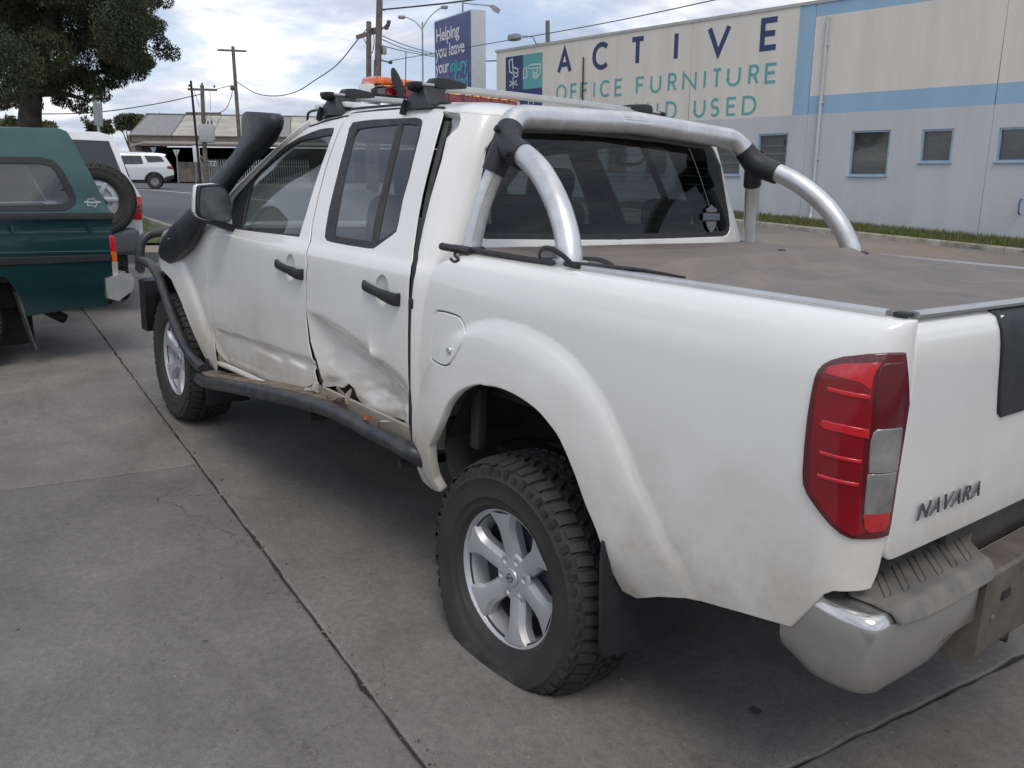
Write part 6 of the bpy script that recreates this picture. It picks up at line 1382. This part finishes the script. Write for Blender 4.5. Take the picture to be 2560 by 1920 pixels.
# ---- poles, lamps, wires
WOOD = pm('pole_timber', (.17, .145, .125), .85, var=.25, scale=3, bump=.3, bscale=30); STEELP = pm('pole_steel', (.30, .31, .33), .5, .4, var=.1, scale=3); INS = pm('insulator', (.09, .085, .085), .4, var=.1)
def upright(nm, ptop, pbot, D, r, label, cat, mat=WOOD, lean=True):
    T_ = far(ptop, D); B_ = far(pbot, D); zg = float(gz(B_[0], B_[1])); dirn = (T_-B_)/(T_[2]-B_[2]); Bz = B_+dirn*(zg-B_[2])
    root = empty(nm, M=Matrix.Translation(Bz)); tag(root, label, cat)
    T2 = T_-Bz
    obj('shaft', tube([(0, 0, -.3), tuple(T2*.5), tuple(T2)], [r*1.12, r*1.05, r*.92], 12), mat, root)
    return root, Bz, (lambda p: far(p, D)-Bz), T2
p1, b1, f1, t1 = upright('power_pole', (950, -40), (943, 236), 40, .145, 'tall stout timber power pole with cable brackets behind the truck roof', 'power pole')
for a, b in (((955, 70), (973, 66)), ((955, 73), (973, 55)), ((953, 150), (975, 157)), ((957, 25), (962, 25))): obj('bracket', tube([tuple(f1(a)), tuple(f1(b))], .03, 6), INS, p1)
for q in ((972, 55), (970, 62), (966, 70), (976, 156)): obj('insulator', rbox(tuple(f1(q)), (.16, .16, .14), .04), INS, p1)
obj('meter_box', rbox(tuple(f1((960, 126))), (.18, .18, .34), .02), GREYM, p1)
obj('cable_loop', tube(spath([tuple(f1(q)) for q in ((934, 82), (935, 110), (930, 133), (925, 120))], 5), .02, 5), INS, p1)
obj('conduit', tube([tuple(f1(q)) for q in ((936, 150), (934, 236))], .025, 6), INS, p1)
p2_, b2, f2, t2 = upright('power_pole', (922, 54), (922, 236), 44, .13, 'short timber power pole with a tilted cross-arm beside the tall one', 'power pole')
obj('cross_arm', loft([[Vector(f2(q))+Vector((0, 0, a))+Vector((b, b, 0)) for a, b in ((-.09, -.06), (.09, -.06), (.09, .06), (-.09, .06))] for q in ((894, 93), (945, 76))]), WOOD, p2_)
for a, b in (((906, 88), (916, 110)), ((916, 73), (904, 88))): obj('brace', tube([tuple(f2(a)), tuple(f2(b))], .02, 5), INS, p2_)
obj('transformer_tap', rbox(tuple(f2((937, 77))), (.3, .25, .28), .04), INS, p2_)
p3_, b3, f3, t3 = upright('power_pole', (582, 116), (600, 368), 60, .115, 'slim timber power pole with one high cross-arm above the shed', 'power pole')
obj('cross_arm', rbox(tuple(f3((580, 126))), (.14, .14, .12), .02) if False else loft([[Vector(f3(q))+Vector((b, b, a)) for a, b in ((-.06, -.05), (.06, -.05), (.06, .05), (-.06, .05))] for q in ((546, 125), (614, 128))]), WOOD, p3_)
obj('cable_clamp', rbox(tuple(f3((582, 220))), (.3, .3, .3), .08), INS, p3_)
p4_, b4, f4, t4 = upright('transformer_pole', (505, 213), (515, 455), 61, .135, 'timber pole carrying a boxy grey transformer and two cross-arms', 'power pole')
for qa, qb in (((472, 223), (540, 225)), ((467, 283), (550, 284))): obj('cross_arm', loft([[Vector(f4(q))+Vector((b, b, a)) for a, b in ((-.07, -.06), (.07, -.06), (.07, .06), (-.07, .06))] for q in (qa, qb)]), WOOD, p4_)
tfm = obj('transformer', rbox(tuple(f4((517, 331))), (.62, .95, 1.02), .05, 2, Matrix.Rotation(vaz, 3, 'Z')), pm('transformer_grey', (.42, .43, .44), .6, var=.06), p4_)
for q in ((512, 312), (520, 312), (529, 311)): obj('bushing', tube([tuple(f4(q)), tuple(f4((q[0], q[1]-9)))], .06, 8), INS, tfm)
obj('platform', rbox(tuple(f4((517, 354))), (.9, .9, .12), .02, 2, Matrix.Rotation(vaz, 3, 'Z')), GREYM, p4_)
for q in ((473, 217), (505, 213), (536, 219), (470, 287), (480, 287), (531, 288)): obj('insulator', tube([tuple(f4(q)), tuple(f4((q[0], q[1]-6)))], .06, 7), INS, p4_)
for a, b in (((525, 228), (526, 278)), ((525, 285), (530, 308)), ((485, 225), (499, 268)), ((519, 285), (513, 308))): obj('dropper', tube([tuple(f4(a)), tuple(f4(b))], .016, 5), INS, p4_)
p5_, b5, f5, t5 = upright('sign_post', (477, 202), (503, 470), 26, .034, 'thin black leaning post standing at the roadside', 'post', BLK)
p6_, b6, f6, t6 = upright('street_light', (1056, 55), (1057, 198), 80, .075, 'double-armed grey street light beside the blue billboard', 'street light', STEELP)
for arm, hd2 in (([(1056, 75), (1040, 56), (1020, 45), (1010, 43)], (1004, 43)), ([(1057, 70), (1070, 48), (1085, 32), (1102, 20)], (1111, 18))):
    obj('arm', tube(spath([tuple(f6(q)) for q in arm], 5), .045, 7), STEELP, p6_); obj('lamp_head', rbox(tuple(f6(hd2)), (.55, .60, .26), .10, 3, Matrix.Rotation(vaz, 3, 'Z')), STEELP, p6_)
p7_, b7, f7, t7 = upright('street_light', (1157, 6), (1157, 190), 58, .06, 'single-arm street light rising behind the blue billboard', 'street light', STEELP)
obj('arm', tube(spath([tuple(f7(q)) for q in ((1157, 7), (1180, 10), (1226, 14))], 4), .04, 7), STEELP, p7_)
obj('lamp_head', loft([[Vector(f7(q))+Vector((0, 0, a))+Vector((b*.5, b*.5, 0)) for a, b in ((-h_, 0), (0, -w_), (h_*.8, 0), (0, w_))] for q, h_, w_ in (((1225, 15), .07, .1), ((1234, 19), .22, .24), ((1246, 26), .22, .2), ((1249, 28), .05, .05))]), STEELP, p7_)
p8_, b8, f8, t8 = upright('power_pole', (1369, 52), (1370, 200), 62, .16, 'bare grey pole standing up behind the factory roof', 'pole', pm('pole_grey', (.15, .155, .165), .8, var=.1))
WIRE = pm('cable_black', (.055, .06, .075), .6, var=.1)
def wire(pts, r, label, grp=None):
    P_ = [far(q, D) for q, D in pts]; sp_ = spath([tuple(p) for p in P_], 8); o = obj('overhead_cable', tube(sp_, r, 5), WIRE, label=label, cat='cable', group=grp)
wire([((896, 97), 44), ((842, 162), 48), ((785, 202), 51), ((741, 229), 53), ((689, 240), 56), ((640, 233), 58), ((592, 205), 60)], .028, 'drooping black cable between the short pole and the slim pole')
wire([((957, 24), 40), ((1060, 14), 38), ((1170, 1), 36), ((1300, -22), 34)], .035, 'thick cable leaving the tall timber pole towards the factory')
wire([((975, 152), 40), ((1085, 133), 36), ((1200, 113), 32), ((1500, 60), 26), ((1786, 0), 22), ((1900, -26), 20)], .014, 'long thin cable crossing before the billboard and over the factory roof')
wire([((956, 90), 40), ((1010, 112), 50), ((1085, 134), 60), ((1160, 150), 70)], .022, 'upper of three faint cables fanning from the tall pole', None)
wire([((956, 99), 40), ((1010, 121), 50), ((1085, 138), 60), ((1160, 150), 70)], .022, 'middle of three faint cables fanning from the tall pole', None)
wire([((956, 114), 40), ((1010, 128), 50), ((1085, 142), 60), ((1160, 154), 70)], .022, 'lowest of three faint cables fanning from the tall pole', None)
wire([((500, 236), 61), ((400, 258), 58), ((269, 278), 54), ((180, 284), 52), ((98, 285), 50)], .03, 'cable running from the transformer pole behind the big tree')
wire([((540, 223), 61), ((582, 213), 60)], .02, 'short cable linking the two poles above the shed')
wire([((548, 282), 61), ((565, 272), 61), ((577, 245), 60), ((582, 222), 60)], .022, 'slack loop of cable hanging off the transformer pole')
wire([((1214, 153), 42), ((1242, 152), 42.5)], .03, 'short level cable between billboard and factory corner')

# ---- blue billboard totem
e1, e2, e3 = far((1177.5, 23), 40), far((1086, 54), 43.2), far((1214, 26), 40.3)
zt_b = e1[2]; bcol = (e1+e2)/2; zgb = float(gz(bcol[0], bcol[1])); bbd = empty('billboard', M=Matrix.Translation((bcol[0], bcol[1], zgb))); tag(bbd, 'tall navy billboard with white and teal slogan and pale grey side', 'billboard')
bw = (e2-e1)[:2]; bwid = np.linalg.norm(bw); bt = bw/bwid; sdv = (e3-e1)[:2]
def bl(a, z, d=0): 
    nrm = np.array([bt[1], -bt[0]]); 
    if nrm@(CW[:2]-e1[:2]) < 0: nrm = -nrm
    q = e1[:2]+bt*a+nrm*d-bcol[:2]; return (q[0], q[1], z-zgb)
zl = 4.5
c4 = [e1[:2], e2[:2], e2[:2]+sdv, e1[:2]+sdv]
obj('cabinet', loft([[(q[0]-bcol[0], q[1]-bcol[1], z-zgb) for q in c4] for z in (zl, zt_b)]), pm('cabinet_grey', (.50, .53, .56), .5, .1, var=.05), bbd, smooth=False)
obj('face', loft([[bl(a, z, d) for z, d in ((zl+.05, .004), (zt_b-.06, .004), (zt_b-.06, .03), (zl+.05, .03))] for a in (.05, bwid-.05)]), pm('face_navy', (.045, .065, .20), .4, var=.06, scale=.6), bbd, smooth=False)
obj('column', tube([(0, 0, -.3), (0, 0, zl-zgb+.1)], .3, 12), STEELP, bbd)
def bline(s, m, px0, py0, size, x1):
    fm = fontmesh(s, 1.0, 0, offset=.022, spacing=.95); wid = max(p[0] for p in fm[0])
    d = rayW((px0, py0)); nrm = np.array([bt[1], -bt[0], 0]); t = (nrm[:2]@(e1[:2]-CW[:2]))/(nrm[:2]@d[:2]); q = CW+d*t; a0 = float((q[:2]-e1[:2])@bt); zb_ = q[2]
    d = rayW((x1, py0)); t = (nrm[:2]@(e1[:2]-CW[:2]))/(nrm[:2]@d[:2]); q2 = CW+d*t; a1 = float((q2[:2]-e1[:2])@bt)
    k_ = (a1-a0)/wid
    obj('slogan', ([bl(a0+x*k_, zb_+y*size, .045) for x, y, z in fm[0]], fm[1]), m, bbd, smooth=False)
SW_ = pm('slogan_white', (.70, .72, .74), .5); ST_ = pm('slogan_teal', (.06, .42, .46), .5)
bline('Helping', SW_, 1092, 106, .80, 1151); bline('you leave', SW_, 1092, 147, .80, 1164); bline('your', SW_, 1092, 186, .80, 1125); bline('injury', ST_, 1127, 181, .80, 1172); bline('behind', ST_, 1120, 224, .80, 1172)

# ---- small roadside signs
def sign(nm, label, D, post_top, post_bot, r, mat):
    return upright(nm, post_top, post_bot, D, r, label, 'road sign', mat)
g1, _, fs, _ = sign('give_way_sign', 'back of a triangular give way sign on a thin post', 50, (441, 374), (446, 452), .035, STEELP)
tri = [fs((432, 374)), fs((449, 374)), fs((441, 395))]; obj('plate', loft([[tuple(Vector(p)+Vector((-.02*k_, 0, 0))) for p in tri] for k_ in (0, 1)]), pm('sign_back', (.52, .54, .53), .5, .3), g1, smooth=False)
g2, _, fs, _ = sign('give_way_sign', 'blue-edged triangular sign standing before the dark shed bay', 52, (383, 368), (384, 440), .03, STEELP)
tri = [fs((376, 368)), fs((391, 368)), fs((383, 387))]; obj('plate', loft([[tuple(Vector(p)+Vector((-.02*k_, 0, 0))) for p in tri] for k_ in (0, 1)]), pm('sign_blue', (.18, .34, .44), .5), g2, smooth=False)
g3, _, fs, _ = sign('traffic_sign', 'pair of narrow grey sign panels seen edge-on below the big tree', 19, (237, 251), (248, 332), .03, GREYM)
for q, w_ in (((240, 285), .05), ((250, 287), .05)): obj('panel', rbox(tuple(fs(q)), (.05, .09, .44), .01, 1, Matrix.Rotation(radians(3), 3, 'X')), pm('sign_grey', (.27, .30, .32), .5, .2), g3)
g4, _, fs, _ = sign('notice_board', 'white upright notice board beside the black roadside post', 58, (490, 368), (490, 455), .03, STEELP)
obj('board', rbox(tuple(fs((491, 385))), (.1, .40, 1.0), .02), PAPER, g4)

# ---- trees
def leaf_mat(nm, a, b, c):
    m = bpy.data.materials.new(nm); m.use_nodes = True; nt = m.node_tree; p = nt.nodes['Principled BSDF']; tc = N('ShaderNodeTexCoord', nt)
    cc = ramp(nt, noise(nt, tc.outputs['Object'], .75, 7, .75), [(.32, a), (.5, b), (.66, c)]); nt.links.new(cc, p.inputs['Base Color']); p.inputs['Roughness'].default_value = .65; p.inputs['Specular IOR Level'].default_value = .3
    return m
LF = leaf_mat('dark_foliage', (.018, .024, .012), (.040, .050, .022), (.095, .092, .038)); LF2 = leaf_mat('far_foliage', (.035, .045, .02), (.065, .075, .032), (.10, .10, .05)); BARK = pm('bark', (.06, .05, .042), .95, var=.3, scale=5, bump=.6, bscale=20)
def crown(clumps, n, seed, size, droop=.3):
    r = np.random.RandomState(seed); v = []; f = []
    W_ = np.array([c[3] for c in clumps], float); W_ = W_**2; W_ /= W_.sum(); cnt = r.multinomial(n, W_)
    for (cx, cy, cz, rad, fl), k in zip(clumps, cnt):
        d = r.normal(size=(k, 3)); d /= np.linalg.norm(d, axis=1)[:, None]; rr = rad*(.55+.5*r.rand(k))**.8
        P_ = np.array([cx, cy, cz])+d*rr[:, None]*np.array([1, 1, fl])
        a = r.normal(size=(k, 3)); a[:, 2] -= droop*2; a /= np.linalg.norm(a, axis=1)[:, None]; b = np.cross(a, r.normal(size=(k, 3))); b /= np.linalg.norm(b, axis=1)[:, None]
        L_ = size*(.6+.9*r.rand(k))
        A_ = a*L_[:, None]; B_ = b*L_[:, None]*.28; Q = np.stack([P_-A_, P_+B_, P_+A_, P_-B_], 1).reshape(-1, 3); q0_ = len(v)
        v += Q.tolist(); f += (q0_+np.arange(4*k).reshape(-1, 4)).tolist()
    return v, f
def tree(nm, label, base, trunk, limbs, clumps, n, seed, size, mat, r0, droop=.3):
    root = empty(nm, M=Matrix.Translation(base)); tag(root, label, 'tree')
    obj('trunk', tube(spath(trunk, 5), list(np.linspace(r0, r0*.45, 5*(len(trunk)-1)+1)), 12), BARK, root)
    for l in limbs: obj('limb', tube(spath(l, 4), list(np.linspace(r0*.42, r0*.08, 4*(len(l)-1)+1)), 7), BARK, root)
    obj('crown', crown(clumps, n, seed, size, droop), mat, root, smooth=False)
tb0 = far((72, 430), 24); tb0[2] = float(gz(tb0[0], tb0[1])); axr = MW[0].copy(); axr[2] = 0; axr /= np.linalg.norm(axr); axd = np.array([-axr[1], axr[0], 0])
rs_ = np.random.RandomState(12)
def tpos(px, py, dd=0): q = far((px, py), 24+dd)-tb0; return q
cl_ = []
for (px, py, rad) in [(330, 60, 1.0), (390, 120, .45), (360, 20, .8), (300, 170, .8), (340, 150, .7), (250, 120, 1.2), (180, 60, 1.5), (120, 150, 1.3), (60, 60, 1.6), (20, 170, 1.2), (200, 190, .8), (250, 235, .45), (215, 260, .35), (160, 250, .42), (290, 210, .5), (50, 240, .7), (-40, 120, 1.6), (-60, 230, 1.0), (10, 270, .5), (-20, 20, 1.6), (250, 0, 1.5), (340, -60, 1.1), (120, -80, 1.9), (260, -120, 1.6), (0, -100, 1.9), (380, 60, .5), (395, 10, .5), (320, 110, .9), (130, 215, .6), (225, 215, .5), (240, 275, .25), (370, 165, .35)]:
    for j in range(3):
        q = tpos(px+rs_.normal(0, 14), py+rs_.normal(0, 12), rs_.normal(0, 1.6 if rad > .6 else .6)); cl_.append((q[0], q[1], q[2], rad*rs_.uniform(.36, .66), rs_.uniform(.6, .95)))
T0 = [tuple(np.array([0, 0, -.2])), tuple(tpos(76, 330)), tuple(tpos(78, 260)), tuple(tpos(90, 180)), tuple(tpos(120, 80)), tuple(tpos(150, -60))]
lm = [[tuple(tpos(82, 240)), tuple(tpos(150, 160)), tuple(tpos(250, 90, .5)), tuple(tpos(340, 40, .6))], [tuple(tpos(80, 250)), tuple(tpos(40, 170, -.5)), tuple(tpos(-30, 90, -1))], [tuple(tpos(90, 180)), tuple(tpos(180, 190, .5)), tuple(tpos(250, 180, .8)), tuple(tpos(320, 150, 1))], [tuple(tpos(100, 150)), tuple(tpos(90, 60, 1.2)), tuple(tpos(60, -40, 2))], [tuple(tpos(84, 230)), tuple(tpos(160, 235, -.4)), tuple(tpos(215, 250, -.5))]]
tree('gum_tree', 'big dark drooping tree spreading over the parked vehicles', tb0, T0, lm, cl_, 190000, 5, .040, LF, .30, .55)
def fartree(pxs, D, label, seed, n=2600):
    b0 = far((np.mean([p[0] for p in pxs]), 440), D); b0[2] = float(gz(b0[0], b0[1])); cs = []
    r_ = np.random.RandomState(seed)
    for px, py, rad in pxs:
        for j in range(4): q = far((px+r_.normal(0, 4), py+r_.normal(0, 3)), D+r_.normal(0, 1))-b0; cs.append((q[0], q[1], q[2], rad*r_.uniform(.5, .8), .75))
    q = far((pxs[0][0], pxs[0][1]), D)-b0; tree('gum_tree', label, b0, [(0, 0, -.3), (q[0]*.3, q[1]*.3, q[2]*.4), tuple(q)], [[(q[0]*.3, q[1]*.3, q[2]*.5), tuple(far((p[0], p[1]), D)-b0)] for p in pxs[1:4]], cs, n, seed, .28, LF2, .3, .1)
fartree([(330, 305, 1.6), (310, 303, 1.2), (345, 308, 1.5), (300, 312, .9), (355, 300, .9)], 112, 'round-topped tree behind the left end of the shed roof', 31, 3600)
fartree([(400, 306, 1.8), (420, 308, 1.7), (375, 308, 1.2), (440, 311, 1.3), (458, 316, .8)], 118, 'spreading tree behind the middle of the shed roof', 32, 3600)
fartree([(255, 320, 1.0), (240, 322, .9), (270, 322, .8), (268, 304, .3), (235, 312, .5)], 100, 'small dark tree left of the shed roof', 33, 2200)
fartree([(110, 322, 1.3), (125, 320, .8), (20, 312, 1.2), (40, 318, .9)], 95, 'low far tree peeping over the teal canopy', 34, 2200)
